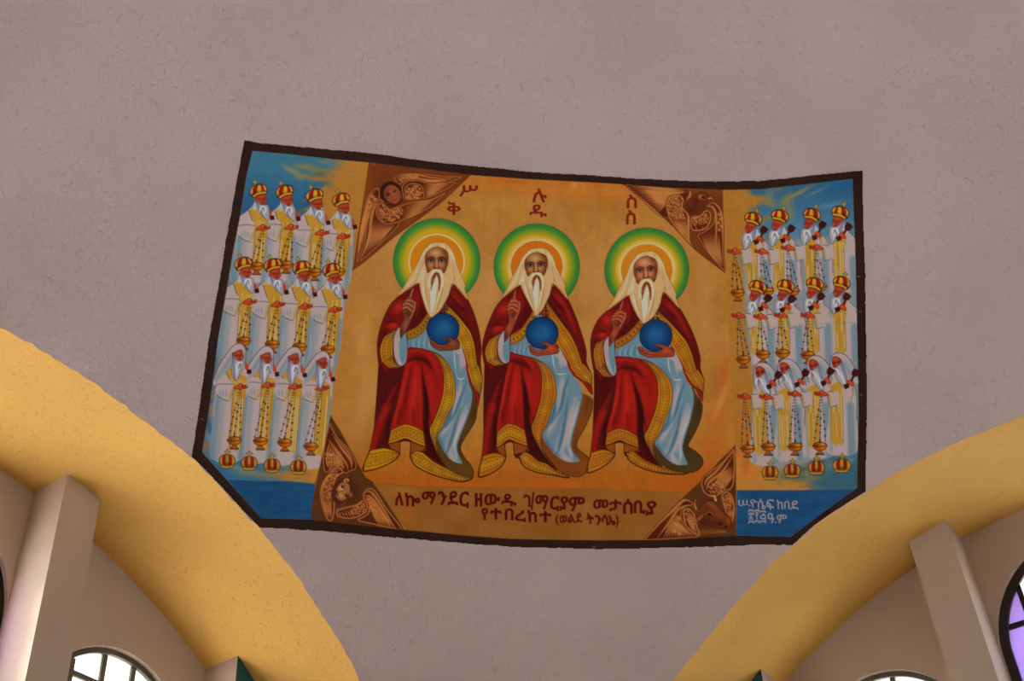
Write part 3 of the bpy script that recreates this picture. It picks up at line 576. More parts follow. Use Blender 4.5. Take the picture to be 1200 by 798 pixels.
def elder(k, label):
    TR[0] = IDT if k == 0 else tps(LM1, (LM2, LM3)[k-1])
    pid = part('seated_elder', label); orb = part('orb', 'blue orb held in the left hand', pid)
    RED, DRK, BRT_ = (140, 22, 14), (62, 10, 10), (168, 30, 18)
    LIN = ((86, 58, 18), (118, 62, 20), (70, 50, 22))[k]; GB = ((176, 128, 10), (168, 98, 14), (176, 114, 14))[k]; GO = ((158, 96, 14), (178, 124, 16), (164, 88, 16))[k]
    OL = (52, 14, 12)
    # lining at the right foot
    lin = Z(*B_, [(1020, 330), (1150, 380), (1135, 520), (1112, 620)])+Z(*C_, [(1090, 190), (1010, 320), (955, 430), (985, 515), (1060, 615), (1074, 690), (1050, 735), (960, 740), (820, 625), (735, 480), (730, 350), (800, 200)])
    TE = TR[0]
    if k == 1: lin = Z(560, 460, 7.98, [(930, -60), (970, 0), (1072, 60), (1062, 180), (1000, 330), (935, 440), (925, 510), (960, 550), (1030, 605), (1048, 680), (1012, 750), (930, 787), (820, 762), (700, 690), (610, 600), (580, 480), (600, 390), (800, 300), (940, 150)])
    if k == 2: lin = Z(680, 455, 7.98, [(1040, -40), (1075, 40), (1142, 150), (1132, 260), (1080, 400), (1020, 500), (1015, 550), (1080, 590), (1138, 650), (1146, 705), (1110, 757), (1040, 786), (900, 772), (800, 737), (730, 690), (690, 600), (680, 520), (800, 450), (1030, 250)])
    if k: TR[0] = IDT
    lm = fill(lin, LIN, pid=pid, mask=True); stroke(lin[2:14], (48, 26, 12), 1., a=.8); TR[0] = TE
    blob(Z(*C_, [(1080, 100)])[0], 5, 18, tuple(np.array(LIN)*.65), rot=10, a=.6, clip=lm); blob(Z(*C_, [(960, 420)])[0], 5, 14, tuple(np.array(LIN)*.7), a=.6, clip=lm); blob(Z(*C_, [(1000, 640)])[0], 9, 6, tuple(np.array(LIN)*1.2), a=.5, clip=lm)
    # main cloak silhouette
    cl = Z(*A_, [(490, 5), (380, 75), (240, 190), (170, 310), (120, 450), (97, 600), (108, 760)])+Z(*B_, [(192, 190), (182, 350), (168, 550), (150, 780)])+Z(*C_, [(148, 250), (102, 465), (57, 580), (50, 655), (200, 620), (330, 560), (385, 490), (388, 385), (490, 385), (492, 500), (540, 520), (640, 570), (740, 620), (800, 640), (815, 612), (745, 480), (700, 300)])+Z(*B_, [(790, 600), (830, 420), (760, 200), (900, 100), (1030, 360), (1085, 470), (1118, 600), (1138, 480), (1156, 360), (1140, 200)])+Z(*A_, [(1068, 620), (1042, 440), (985, 260), (905, 110), (800, 20), (640, -10)])
    cm = fill(cl, (96, 14, 11), pid=pid, mask=True, n=3)
    stroke(cl+cl[:1], OL, 1., a=.8)
    def S(zz, pts, col, w, soft, a=.8, tp=2): stroke(Z(*zz, pts), col, w, soft=soft, a=a, clip=cm, taper=tp)
    # shoulder lights and folds
    blob(Z(*A_, [(300, 240)])[0], 12, 9, BRT_, rot=-35, a=.95, clip=cm); blob(Z(*A_, [(430, 180)])[0], 5, 16, RED, rot=15, a=.8, clip=cm); blob(Z(*A_, [(240, 410)])[0], 12, 6, (172, 28, 18), rot=-15, a=.95, clip=cm); S(A_, [(170, 400), (240, 365), (305, 395)], DRK, 3, 2.5)
    blob(Z(*A_, [(180, 470)])[0], 5, 8, DRK, a=.5, clip=cm); blob(Z(*A_, [(510, 300)])[0], 7, 12, (70, 12, 10), rot=30, a=.9, clip=cm); blob(Z(*A_, [(440, 390)])[0], 9, 4, (66, 12, 10), rot=-30, a=.8, clip=cm); S(A_, [(470, 60), (480, 200), (470, 330)], (150, 22, 14), 3, 3, .6)
    blob(Z(*A_, [(850, 170)])[0], 14, 5, (138, 24, 16), rot=48, a=.95, clip=cm); blob(Z(*A_, [(960, 330)])[0], 4, 22, (104, 18, 13), rot=-28, a=.8, clip=cm); S(A_, [(780, 130), (860, 230), (950, 290)], DRK, 4, 3); blob(Z(*A_, [(800, 60)])[0], 6, 6, (112, 18, 12), a=.7, clip=cm); S(A_, [(740, 180), (830, 280), (930, 410), (1010, 560)], (60, 10, 9), 4, 3, .7)
    if k > 0: S(A_, [(840, 110), (930, 260), (1000, 440)], (156, 26, 18), 4, 4, .8)
    # dark skirt on the left with one lighter fold
    fill(Z(*B_, [(190, 240), (440, 200), (400, 420), (330, 720), (290, 800)])+Z(*C_, [(270, 400), (200, 440), (100, 470), (148, 250)])+Z(*B_, [(160, 600)]), (70, 13, 11), soft=5, a=.9, clip=cm)
    S(B_, [(370, 380), (280, 560), (200, 780)], (128, 22, 16), 5, 4, .85); stroke(Z(*C_, [(260, 60), (190, 240), (130, 440)]), (146, 22, 16), 9, soft=5, a=.85, clip=cm, taper=0); S(C_, [(250, 200), (225, 330), (190, 450)], (92, 16, 12), 4, 3, .8); S(C_, [(300, 100), (280, 250), (265, 400)], (46, 9, 9), 5, 4, .8)
    # blue robe
    bl_ = Z(*A_, [(375, 540), (450, 520), (540, 450), (600, 330), (700, 330), (850, 540), (930, 790)])+Z(*B_, [(1000, 150), (1030, 370), (1062, 480)])+Z(*C_, [(1052, 50), (1000, 200), (930, 380), (925, 470), (972, 575), (955, 584), (895, 568), (825, 508), (765, 400), (748, 315), (830, 150), (890, 20)])+Z(*B_, [(905, 480), (890, 330), (830, 200), (740, 115), (660, 88), (560, 64), (460, 64)])
    bm = fill(bl_, (100, 128, 144), pid=pid, mask=True, n=3)
    def W(zz, pts, col, w, soft, a=.85, tp=2): stroke(Z(*zz, pts), col, w, soft=soft, a=a, clip=bm, taper=tp)
    WH, SH = (166, 152, 154), (54, 98, 126)
    W(C_, [(1010, 60), (930, 260), (860, 420), (800, 480)], WH, 13, 7, .95); W(B_, [(960, 380), (930, 560), (860, 760)], WH, 9, 6, .9); W(C_, [(880, 100), (820, 230), (780, 330)], WH, 10, 6, .9); W(C_, [(1020, 100), (960, 280), (920, 440), (920, 540)], (180, 172, 172), 7, 4, .95); W(C_, [(850, 450), (880, 530), (930, 570)], WH, 7, 4, .9)
    W(C_, [(960, 60), (900, 260), (850, 420), (820, 500)], SH, 4, 3, .9); W(C_, [(880, 30), (840, 170), (760, 300)], SH, 5, 3, .9); W(B_, [(1010, 380), (960, 520), (900, 680), (820, 800)], SH, 3.5, 2.5, .85); W(C_, [(1040, 80), (990, 220), (930, 380), (925, 470), (960, 560)], (70, 116, 142), 3, 2.5, .9); W(C_, [(760, 330), (775, 400), (830, 500)], SH, 3, 3, .7)
    W(B_, [(895, 80), (905, 240), (930, 345), (985, 348)], (186, 186, 188), 1.1, 1, .9, 0); W(B_, [(940, 60), (960, 180), (960, 270)], WH, 4, 3, .9); W(B_, [(820, 120), (900, 280), (920, 460)], (74, 112, 134), 4, 4, .7)
    for x in (420, 470, 520, 570, 620): W(A_, [(x, 545-(x-400)*.15), (x-12, 590), (x+4, 625)], (70, 108, 132), 2.4, 2, .7); W(A_, [(x+22, 545-(x-400)*.15), (x+14, 590), (x+26, 625)], (136, 160, 174), 2, 2, .7)
    W(A_, [(640, 690), (720, 760), (760, 800)], (80, 116, 136), 3, 3, .6)
    # red lap garment
    lap = Z(*B_, [(455, 66), (560, 64), (650, 85), (710, 110), (775, 210), (797, 330), (792, 480), (745, 640), (690, 760)])+Z(*C_, [(668, 240), (664, 300), (690, 390), (740, 500), (815, 612), (700, 560), (600, 478), (632, 470), (628, 420), (610, 285), (440, 215), (300, 275), (330, 150)])+Z(*B_, [(370, 560), (410, 360), (430, 240)])
    pm = fill(lap, (142, 21, 14), pid=pid, mask=True, n=3)
    def R_(zz, pts, col, w, soft, a=.85, tp=2): stroke(Z(*zz, pts), col, w, soft=soft, a=a, clip=pm, taper=tp)
    fill(Z(*B_, [(590, 220), (625, 420), (660, 640), (690, 790)])+Z(*C_, [(650, 130), (690, 390), (815, 612), (600, 478), (632, 440), (608, 280), (600, 60)])+Z(*B_, [(600, 600), (590, 400)]), (58, 9, 9), soft=3, clip=pm, a=.95)
    R_(B_, [(470, 90), (590, 100), (690, 170), (740, 300)], (158, 26, 17), 7, 5); R_(B_, [(450, 180), (540, 160), (640, 190), (700, 280)], DRK, 6, 4, .9); R_(B_, [(460, 130), (560, 120), (660, 150)], (104, 15, 12), 5, 4, .8)
    R_(B_, [(640, 300), (680, 450), (690, 640)], (160, 28, 17), 8, 6, .8); R_(B_, [(760, 300), (770, 450), (720, 640), (660, 790)], (152, 24, 16), 6, 5, .7); R_(B_, [(470, 210), (420, 420), (360, 640), (330, 790)], (172, 34, 18), 5, 4, .8); R_(B_, [(500, 230), (450, 480), (400, 780)], (96, 14, 11), 4, 3.5, .8); R_(B_, [(540, 230), (520, 480), (480, 790)], (176, 32, 18), 8, 5, .8); R_(B_, [(580, 240), (580, 500), (590, 790)], (164, 28, 16), 5, 4, .8)
    R_(C_, [(400, 60), (385, 130), (370, 220)], (92, 14, 11), 4, 3.5, .8); R_(C_, [(510, 40), (515, 140), (520, 240)], (112, 16, 12), 4, 3.5, .7); R_(B_, [(600, 320), (640, 560), (650, 790)], (40, 7, 8), 4, 3, .9); R_(C_, [(630, 60), (640, 240), (700, 420), (790, 590)], (46, 8, 9), 6, 4, .8)
    stroke(lap[:9], OL, 1, a=.8)
    # flared linings and gold hems at the feet
    OR = (136, 66, 18)
    fill(Z(*C_, [(280, 400), (388, 378), (386, 480), (330, 462), (285, 440), (300, 425)]), OR, sm=0, pid=pid); fill(Z(*C_, [(490, 378), (560, 400), (628, 425), (628, 460), (590, 475), (490, 485)]), OR, sm=0, pid=pid)
    stroke(Z(*C_, [(275, 425), (310, 450), (385, 488)]), OL, 1.2); stroke(Z(*C_, [(628, 440), (590, 472), (490, 485)]), OL, 1.1); stroke(Z(*C_, [(387, 385), (386, 490)]), OL, .9); stroke(Z(*C_, [(489, 385), (486, 490)]), OL, .9)
    band(Z(*C_, [(110, 462), (230, 440), (300, 452), (350, 470), (384, 492)]), Z(*C_, [(50, 655), (180, 628), (300, 575), (360, 535), (384, 500)]), GB, GO, None)
    fill(Z(*C_, [(50, 655), (62, 565), (108, 465)]), GB, sm=0); stroke(Z(*C_, [(108, 465), (62, 565), (50, 655), (180, 630), (300, 577), (365, 530), (386, 490)]), OL, 1.1)
    if k == 0:
        hu = Z(*C_, [(485, 492), (540, 470), (600, 480), (700, 565), (820, 628), (940, 690), (1060, 718)]); hl = Z(*C_, [(485, 520), (520, 590), (600, 645), (720, 695), (860, 735), (960, 755), (1030, 742)])
    elif k == 1:
        hu = Z(560, 460, 7.98, [(388, 590), (440, 555), (500, 585), (560, 640), (640, 665), (730, 730), (850, 787)]); hl = Z(560, 460, 7.98, [(385, 605), (430, 690), (540, 742), (640, 762), (730, 778), (800, 792), (850, 797)])
    else:
        hu = Z(680, 455, 7.98, [(435, 600), (490, 590), (540, 625), (600, 675), (760, 737), (900, 776), (1010, 788)]); hl = Z(680, 455, 7.98, [(430, 622), (470, 685), (590, 752), (720, 788), (800, 800), (920, 806), (1000, 796)])
    if k: TR[0] = IDT
    band(hu, hl, GB, GO, None); stroke([hu[0]]+hl+[hu[-1]], OL, 1.2); TR[0] = TE
    band(Z(*C_, [(300, 278), (360, 245), (440, 216), (530, 240), (610, 287)]), Z(*C_, [(276, 400), (340, 385), (440, 350), (530, 390), (628, 428)]), GB, GO, None); stroke(Z(*C_, [(300, 278), (276, 400), (340, 388), (440, 352), (530, 392), (628, 430), (610, 287)]), OL, 1., sm=0)
    # long front band
    band(Z(*B_, [(660, 88), (745, 118), (835, 205), (892, 335), (905, 480), (885, 590), (830, 690), (790, 790)])+Z(*C_, [(745, 310), (732, 400), (745, 490), (790, 580)]), Z(*B_, [(690, 105), (745, 160), (785, 250), (800, 340), (792, 480), (755, 620), (690, 770)])+Z(*C_, [(668, 250), (672, 310), (705, 410), (735, 490), (785, 580)]), GB, GO, None)
    # right front band and collar
    stroke(Z(*A_, [(840, 545), (890, 640), (930, 780)])+Z(*B_, [(1005, 180), (1035, 350), (1110, 510), (1118, 590)]), (150, 24, 16), 2.2, clip=cm)
    band(Z(*A_, [(725, 195), (850, 320), (965, 465), (1005, 590), (1030, 780)])+Z(*B_, [(1120, 220), (1158, 360), (1140, 490)]), Z(*A_, [(735, 290), (800, 420), (850, 540), (905, 650), (945, 790)])+Z(*B_, [(1020, 250), (1060, 390), (1130, 500)]), GB, GO, None)
    band(Z(*A_, [(372, 470), (470, 420), (530, 350), (570, 290)]), Z(*A_, [(375, 548), (460, 518), (545, 450), (610, 330)]), GB, GO, None, rows=1, dw=2.2)
    # sleeve of the raised arm
    slv = Z(*A_, [(270, 455), (190, 490), (140, 550), (118, 650), (130, 760), (180, 850)])+Z(*B_, [(290, 252), (350, 255), (405, 235), (350, 200), (325, 80)])+Z(*A_, [(245, 650), (250, 540)])
    fill(slv, (110, 16, 12), pid=pid); band(Z(*A_, [(250, 460), (170, 510), (130, 590), (122, 660), (140, 760)])+Z(*B_, [(222, 190), (290, 248), (385, 244)]), Z(*A_, [(275, 458), (248, 540), (240, 650), (250, 740)])+Z(*B_, [(305, 130), (340, 195), (395, 232)]), GB, GO, None)
    wm = fill(Z(*A_, [(303, 425), (262, 480), (246, 580), (255, 700), (290, 775), (330, 788), (366, 740), (379, 620), (370, 480), (340, 490)]), (166, 148, 150), pid=pid, mask=True)
    fill(Z(*A_, [(312, 535), (365, 478), (379, 600), (366, 740), (335, 775), (306, 700), (302, 600)]), (96, 130, 148), soft=1.4, clip=wm); stroke(Z(*A_, [(379, 560), (374, 690), (350, 775)]), (186, 182, 184), 1.3, clip=wm); stroke(Z(*A_, [(303, 425), (258, 490), (246, 590), (255, 700), (292, 778), (332, 790), (368, 740), (380, 610), (370, 480)]), OL, 1, a=.8)
    blob(Z(*A_, [(275, 740)])[0], 3, 6, (120, 146, 160), a=.7, clip=wm)
    # raised hand with pointing finger
    SK, SKL, SKD = ((112, 58, 34), (164, 98, 62), (62, 24, 16)) if k == 0 else ((136, 56, 34), (176, 92, 58), (72, 22, 16))
    hand = Z(*A_, [(314, 530), (312, 430), (345, 345), (328, 260), (335, 205), (360, 175), (375, 145), (398, 135), (412, 90), (434, 55), (440, 65), (425, 130), (428, 160), (440, 185), (455, 178), (460, 210), (455, 265), (420, 345), (385, 430), (355, 478)])
    hm = fill(hand, SK, pid=pid, mask=True)
    blob(Z(*A_, [(395, 300)])[0], 6, 5, SKD, a=.6, clip=hm); blob(Z(*A_, [(350, 420)])[0], 3, 9, SKL, rot=25, a=.7, clip=hm); blob(Z(*A_, [(325, 470)])[0], 2.5, 8, SKD, rot=20, a=.7, clip=hm)
    for pts in ([(360, 180), (400, 175), (435, 190)], [(338, 215), (380, 205), (425, 235)], [(335, 250), (375, 240), (412, 275)]):
        stroke(Z(*A_, pts), SKL, 2.4, a=.85, clip=hm); stroke(Z(*A_, [(x, y+16) for x, y in pts]), SKD, .9, a=.85, clip=hm)
    stroke(Z(*A_, [(436, 60), (415, 110), (405, 140)]), SKL, 1.6, clip=hm); stroke(Z(*A_, [(452, 185), (445, 250), (405, 340)]), SKL, 2, a=.7, clip=hm)
    stroke(hand+hand[:1], SKD, .8, a=.8)
    # orb, its cross and the holding hand
    TR0 = TR[0]; oc = TR0(np.array([(519.2, 385.5)]))[0]; TR[0] = IDT
    cc = ((519, 361), (637.5, 366.5), (768, 370))[k]; cb, co = ((104, 58, 24), (150, 60, 24), (168, 122, 44))[k], (48, 22, 12)
    for w, c in ((4.2, co), (2.2, cb)):
        stroke([(cc[0], cc[1]-4.6), (cc[0], cc[1]+6)], c, w*.7); stroke([(cc[0]-4.6, cc[1]), (cc[0]+4.6, cc[1])], c, w*.7)
        for dx, dy in ((0, -4.6), (-4.6, 0), (4.6, 0)): stroke([(cc[0]+dx-(dy != 0)*2, cc[1]+dy-(dx != 0)*2), (cc[0]+dx+(dy != 0)*2, cc[1]+dy+(dx != 0)*2)], c, w*.6)
    def c_orb(U, V):
        q = np.hypot(U-oc[0], V-oc[1])/19; h = np.hypot(U-oc[0]-(2 if k < 2 else -1), V-oc[1]+2)/19
        return mix((22, 74, 124), (12, 42, 84), np.clip(q*1.5-.6, 0, 1))+mix((10, 14, 16), (0, 0, 0), np.clip(h*1.6, 0, 1))
    disc(oc, 19, 18.6, c_orb, pid=orb); t = np.linspace(0, 2*np.pi, 40); stroke(np.c_[oc[0]+19*np.cos(t), oc[1]+18.6*np.sin(t)], (8, 26, 54), 1.1, a=.8, sm=0)
    TR[0] = TR0
    sm_ = fill(Z(*A_, [(862, 578), (890, 620), (925, 760), (900, 800), (870, 700), (822, 650), (825, 620)]), (164, 146, 148), pid=pid, soft=1.5, clip=None, mask=True)
    lh = Z(*A_, [(585, 545), (600, 590), (640, 628), (690, 645), (760, 642), (858, 630), (858, 575), (805, 535), (770, 522), (712, 520), (708, 530), (745, 538), (775, 560), (755, 578), (700, 592), (655, 580), (615, 548)])
    SK2, SKL2 = ((112, 52, 32), (158, 90, 58)) if k == 0 else ((142, 54, 30), (182, 90, 54))
    lm2 = fill(lh, SK2, pid=pid, mask=True); blob(Z(*A_, [(800, 580)])[0], 6, 3.5, SKL2, a=.6, clip=lm2); blob(Z(*A_, [(690, 620)])[0], 8, 2, SKL2, a=.5, clip=lm2); stroke(Z(*A_, [(610, 570), (660, 610), (730, 622)]), SKD, .9, a=.8, clip=lm2); stroke(Z(*A_, [(600, 552), (650, 592), (710, 604)]), SKL2, 1.2, a=.7, clip=lm2)
    stroke(lh+lh[:1], SKD, .8, a=.85)
    # hair, face, beard
    CR, WT, SHD = (198, 156, 100), (214, 188, 156), (134, 84, 40)
    hair = Z(*H_, [(580, 313), (505, 325), (440, 385), (400, 450), (345, 565), (290, 650), (215, 790)])+Z(*A_, [(285, 135), (380, 78), (470, 20), (560, 0), (700, 0), (800, 15), (860, 75), (942, 170), (915, 70)])+Z(*H_, [(880, 780), (835, 660), (792, 560), (762, 450), (720, 370), (655, 318)])
    hm = fill(hair, CR, pid=pid, mask=True, n=3)
    def Hs(zz, pts, col, w, soft=1.6, a=.75): stroke(Z(*zz, pts), col, w, soft=soft, a=a, clip=hm, taper=2)
    for dx in (0, 1, 2, 3):
        Hs(H_, [(560-dx*22, 330), (450-dx*12+dx*26, 420), (400+dx*26, 560), (330+dx*30, 700), (250+dx*52, 790)], (WT, CR, WT, (216, 196, 176))[dx], 5-dx*.4, 2.6, .85); Hs(H_, [(540-dx*20, 345), (425+dx*24, 480), (375+dx*26, 620), (290+dx*36, 770)], SHD, 1.3, 1.3, .45)
        Hs(H_, [(600+dx*20, 330), (730-dx*12, 440), (760-dx*22, 600), (820-dx*38, 790)], (WT, CR, WT, CR)[dx], 4.6, 2.6, .8); Hs(H_, [(640+dx*10, 340), (745-dx*16, 500), (780-dx*24, 660), (830-dx*36, 800)], SHD, 1.3, 1.3, .45)
    Hs(A_, [(470, 10), (380, 75), (295, 130)], SHD, 2, 2, .6); Hs(A_, [(800, 20), (870, 90), (935, 160)], (170, 122, 64), 5, 3, .7)
    fill(Z(*H_, [(372, 750), (395, 640), (430, 560), (450, 700), (440, 800)]), (206, 184, 156), soft=3, a=.6, clip=hm)
    stroke(hair+hair[:1], (118, 72, 36), .8, a=.6)
    FB, FL, FD = ((142, 86, 46), (192, 144, 94), (84, 36, 18)) if k != 2 else ((156, 82, 50), (202, 146, 104), (96, 36, 22))
    face = Z(*H_, [(580, 362), (515, 380), (465, 420), (446, 480), (450, 560), (470, 640), (520, 720), (570, 740), (620, 720), (660, 640), (688, 540), (692, 450), (660, 395)])
    fm_ = fill(face, FB, mask=True)
    blob(Z(*H_, [(560, 430)])[0], 9, 6, FL, a=.85, clip=fm_); blob(Z(*H_, [(570, 550)])[0], 2.6, 9, FL, a=.7, clip=fm_); blob(Z(*H_, [(505, 560)])[0], 4, 4.5, FL, a=.6, clip=fm_); blob(Z(*H_, [(618, 555)])[0], 4, 4.5, FL, a=.55, clip=fm_)
    blob(Z(*H_, [(685, 530)])[0], 3.6, 15, FD, a=.85, clip=fm_); blob(Z(*H_, [(456, 540)])[0], 3, 14, FD, a=.7, clip=fm_); blob(Z(*H_, [(660, 400)])[0], 5, 5, FD, rot=40, a=.7, clip=fm_); blob(Z(*H_, [(480, 640)])[0], 4, 6, FD, a=.7, clip=fm_); blob(Z(*H_, [(650, 640)])[0], 4, 6, FD, a=.7, clip=fm_)
    stroke(face+face[:1], FD, .9, a=.7)
    for x, sg in ((508, -1), (624, 1)):
        blob(Z(*H_, [(x, 500)])[0], 5, 3, FD, a=.75, clip=fm_)
        stroke(Z(*H_, [(x-sg*38, 488), (x-sg*5, 472), (x+sg*38, 492)]), (52, 22, 14), 1.5, a=.85)
        disc(Z(*H_, [(x, 510)])[0], 3.4, 1.7, (150, 128, 114)); disc(Z(*H_, [(x, 508)])[0], 1.6, 1.6, (44, 44, 54)); disc(Z(*H_, [(x, 508)])[0], .7, .7, (12, 10, 12))
        stroke(Z(*H_, [(x-34, 512), (x, 494), (x+34, 512)]), (40, 16, 12), .9); stroke(Z(*H_, [(x-30, 520), (x, 528), (x+30, 520)]), FD, .8, a=.8)
    stroke(Z(*H_, [(545, 500), (548, 560), (538, 582)]), FD, 1.1, a=.8); stroke(Z(*H_, [(590, 500), (588, 560), (598, 582)]), FD, 1., a=.6); stroke(Z(*H_, [(540, 586), (568, 596), (596, 586)]), (66, 26, 16), 1.4, a=.9)
    beard = Z(*H_, [(470, 650), (520, 610), (565, 605), (620, 612), (650, 650), (720, 560), (760, 700), (740, 790)])+Z(*A_, [(795, 20), (762, 130), (720, 210), (680, 275), (640, 310), (600, 335), (575, 300), (550, 250), (512, 130), (490, 0)])+Z(*H_, [(430, 700), (450, 560)])
    be = fill(beard, (196, 158, 108), pid=pid, mask=True, n=3)
    def Bs(zz, pts, col, w, soft=1.6, a=.8): stroke(Z(*zz, pts), col, w, soft=soft, a=a, clip=be, taper=2)
    for q, (x0, x1) in enumerate(((520, 585), (550, 595), (590, 603), (625, 606), (660, 612), (700, 625), (740, 650))):
        Bs(A_, [(x0, -20), (x0+(x1-x0)*.35, 120), (x1, 305-abs(x1-603)*1.2)], (WT, CR, (212, 196, 176), WT, CR, WT, CR)[q], 4.2, 2.2, .85)
    for x0, x1 in ((535, 588), (575, 598), (640, 606), (680, 618), (725, 640)): Bs(A_, [(x0, 0), (x0+(x1-x0)*.4, 140), (x1, 300)], SHD, 1.2, 1.2, .55)
    for q in ([(509.5, 320.5), (507.3, 322), (506, 328), (505.2, 334), (504.6, 341), (506.3, 338), (508, 330), (510, 323)], [(513.5, 320.5), (515.6, 322), (516.7, 328), (516.4, 334), (514.8, 342), (514, 337), (513.6, 330)]): fill(q, (112, 38, 20), soft=1.2, a=.9, clip=be)
    fill(Z(*H_, [(545, 650), (570, 640), (596, 650), (585, 700), (570, 660), (555, 700)]), (100, 28, 18), clip=be)
    stroke(Z(*H_, [(486, 790), (495, 710), (530, 640), (568, 618), (610, 640), (630, 710), (628, 790)]), (208, 184, 146), 3.2, soft=1.4, a=.95); stroke(Z(*H_, [(505, 760), (515, 700), (545, 650), (568, 637)]), SHD, .9, a=.7); stroke(Z(*H_, [(612, 760), (606, 700), (588, 652), (568, 637)]), SHD, .9, a=.7)
    fill(Z(*H_, [(568, 680), (590, 760)])+Z(*A_, [(655, 60), (640, 200), (605, 290), (595, 200), (605, 60)])+Z(*H_, [(545, 760)]), (212, 196, 178), soft=2.4, a=.85, clip=be)
    stroke(beard[6:17], (112, 68, 34), .8, a=.5)
    TR[0] = IDT
elder(0, 'left seated elder with red cloak and dark olive lining')
elder(1, 'middle seated elder with red cloak and orange brown lining')
elder(2, 'right seated elder with red cloak and dark brown lining')

# ---- the rows of priests
WHT, WSH, STO = (172, 153, 152), (106, 128, 144), (178, 134, 44)
OLN = (62, 66, 82)
class Loc:
    def __init__(s, cx, cy, flip, lean, sc=1.): s.c = (cx, cy); s.f = flip; s.l = lean; s.s = sc
    def __call__(s, pts): return [(s.c[0]+s.f*s.s*x+s.l*y, s.c[1]+s.s*y) for x, y in pts]
def mitre(L, pid, cross=True):
    # bulging crown cap with gold and red gores, brow band and cross on top; local origin is the middle of the cap
    dome = L([(-9.9, 4.2), (-9.6, 0), (-6.5, -3.8), (-1, -6.2), (5, -6), (9, -3.2), (10, .5), (8.4, 4), (2, 5), (-4.5, 8.6), (-7.5, 8)])
    m = fill(dome, (104, 44, 16), pid=pid, mask=True)
    for x0, x1, c in ((-9.5, -6.8, (192, 142, 46)), (-6.2, -2, (150, 22, 16)), (-1.4, 3, (196, 150, 26)), (3.6, 6.6, (152, 20, 16)), (7.2, 9.6, (188, 146, 34))):
        fill(L([(x0*.9, 5.4-(x0+6)*.25), (x0*1.04, .8), (x0*.72, -4.2), (x1*.72, -4.6), (x1*1.04, .2), (x1*.9, 4.4-(x1+6)*.2)]), c, clip=m)
    blob(L([(-3.5, 4.5)])[0], 6, 2.6, (48, 18, 12), rot=-18*L.f, a=.65, clip=m); blob(L([(6, 2.6)])[0], 3.4, 2, (66, 24, 12), a=.5, clip=m)
    stroke(dome+dome[:1], (40, 24, 26), 1., a=.85)
    stroke(L([(-5.6, 8.4), (-1, 5.6), (4, 4.2), (8.3, 3.8)]), (60, 30, 14), 3.1); stroke(L([(-5, 7.9), (-1, 5.3), (4, 4), (8, 3.6)]), (194, 148, 34), 2.)
    if cross:
        c = L([(-4.8, -8.4)])[0]
        for w, k in ((2.6, (52, 50, 30)), (1.3, (186, 156, 40))):
            stroke([(c[0], c[1]-2.3), (c[0], c[1]+2.6)], k, w*.8); stroke([(c[0]-2.2, c[1]-.1), (c[0]+2.2, c[1]-.1)], k, w*.8)
def face(L, dx=0, dy=0, pid=None):
    f = L([(-3+dx, 8.6+dy), (2+dx, 6.4+dy), (8+dx, 5.2+dy), (9.2+dx, 9+dy), (10.6+dx, 13+dy), (8.6+dx, 16.5+dy), (4.3+dx, 19.6+dy), (.5+dx, 17+dy), (-1.6+dx, 13+dy)])
    m = fill(f, (160, 52, 26), pid=pid, mask=True)
    blob(L([(3+dx, 9+dy)])[0], 4, 2, (182, 86, 54), a=.6, clip=m); blob(L([(.8+dx, 15+dy)])[0], 2.4, 3.4, (186, 62, 26), a=.7, clip=m); blob(L([(8+dx, 14+dy)])[0], 1.4, 3, (192, 74, 40), a=.7, clip=m); blob(L([(4.5+dx, 18+dy)])[0], 3.4, 1.8, (84, 24, 16), a=.6, clip=m)
    for ex in (2.7, 7.6):
        stroke(L([(ex-2+dx, 11+dy), (ex+dx, 9.8+dy), (ex+1.7+dx, 10.4+dy)]), (74, 30, 24), .8, a=.8); disc(L([(ex+dx, 11.9+dy)])[0], 1.0, .65, (50, 36, 42), a=.9)
    stroke(L([(5.6+dx, 11.5+dy), (6.9+dx, 15.4+dy), (5.4+dx, 16.2+dy)]), (92, 26, 16), .9, a=.75); stroke(f+f[:1], (60, 24, 20), .7, a=.6)
def beard(L, pts, pid=None):
    P = L(pts); m = fill(P, (154, 148, 156), pid=pid, mask=True)
    P_ = np.array(pts)
    a, b, c, d = P_[0], P_[2], P_[4], P_[5]
    stroke(L([tuple(a+(1, 1)), tuple((a+P_[-1])/2+(2, 0)), tuple(d+(-1, -3))]), (104, 112, 142), 3.4, soft=2.4, a=.8, clip=m)
    for t in (.3, .5, .7): stroke(L([tuple(a*(1-t)+b*t+(0, 3)), tuple((a*(1-t)+b*t+d)/2+(0, 0)), tuple(d+(0, -2))]), (188, 186, 192), 2, soft=1.6, a=.8, clip=m, taper=2)
    q = P_[1]; stroke(L([tuple(q+(-2.8, 8)), tuple(q+(-1.6, 3.4)), tuple(q+(1.6, 1)), tuple(q+(4, 3.4)), tuple(q+(4.6, 7.6))]), (196, 192, 194), 1.8, soft=1.1, a=.95); stroke(L([tuple(q+(-.4, 8)), tuple(q+(.6, 4.8)), tuple(q+(1.8, 3.4)), tuple(q+(2.8, 7))]), (62, 62, 84), 1.1, a=.6, clip=m)
    stroke(P+P[:1], (70, 74, 100), .8, a=.7)
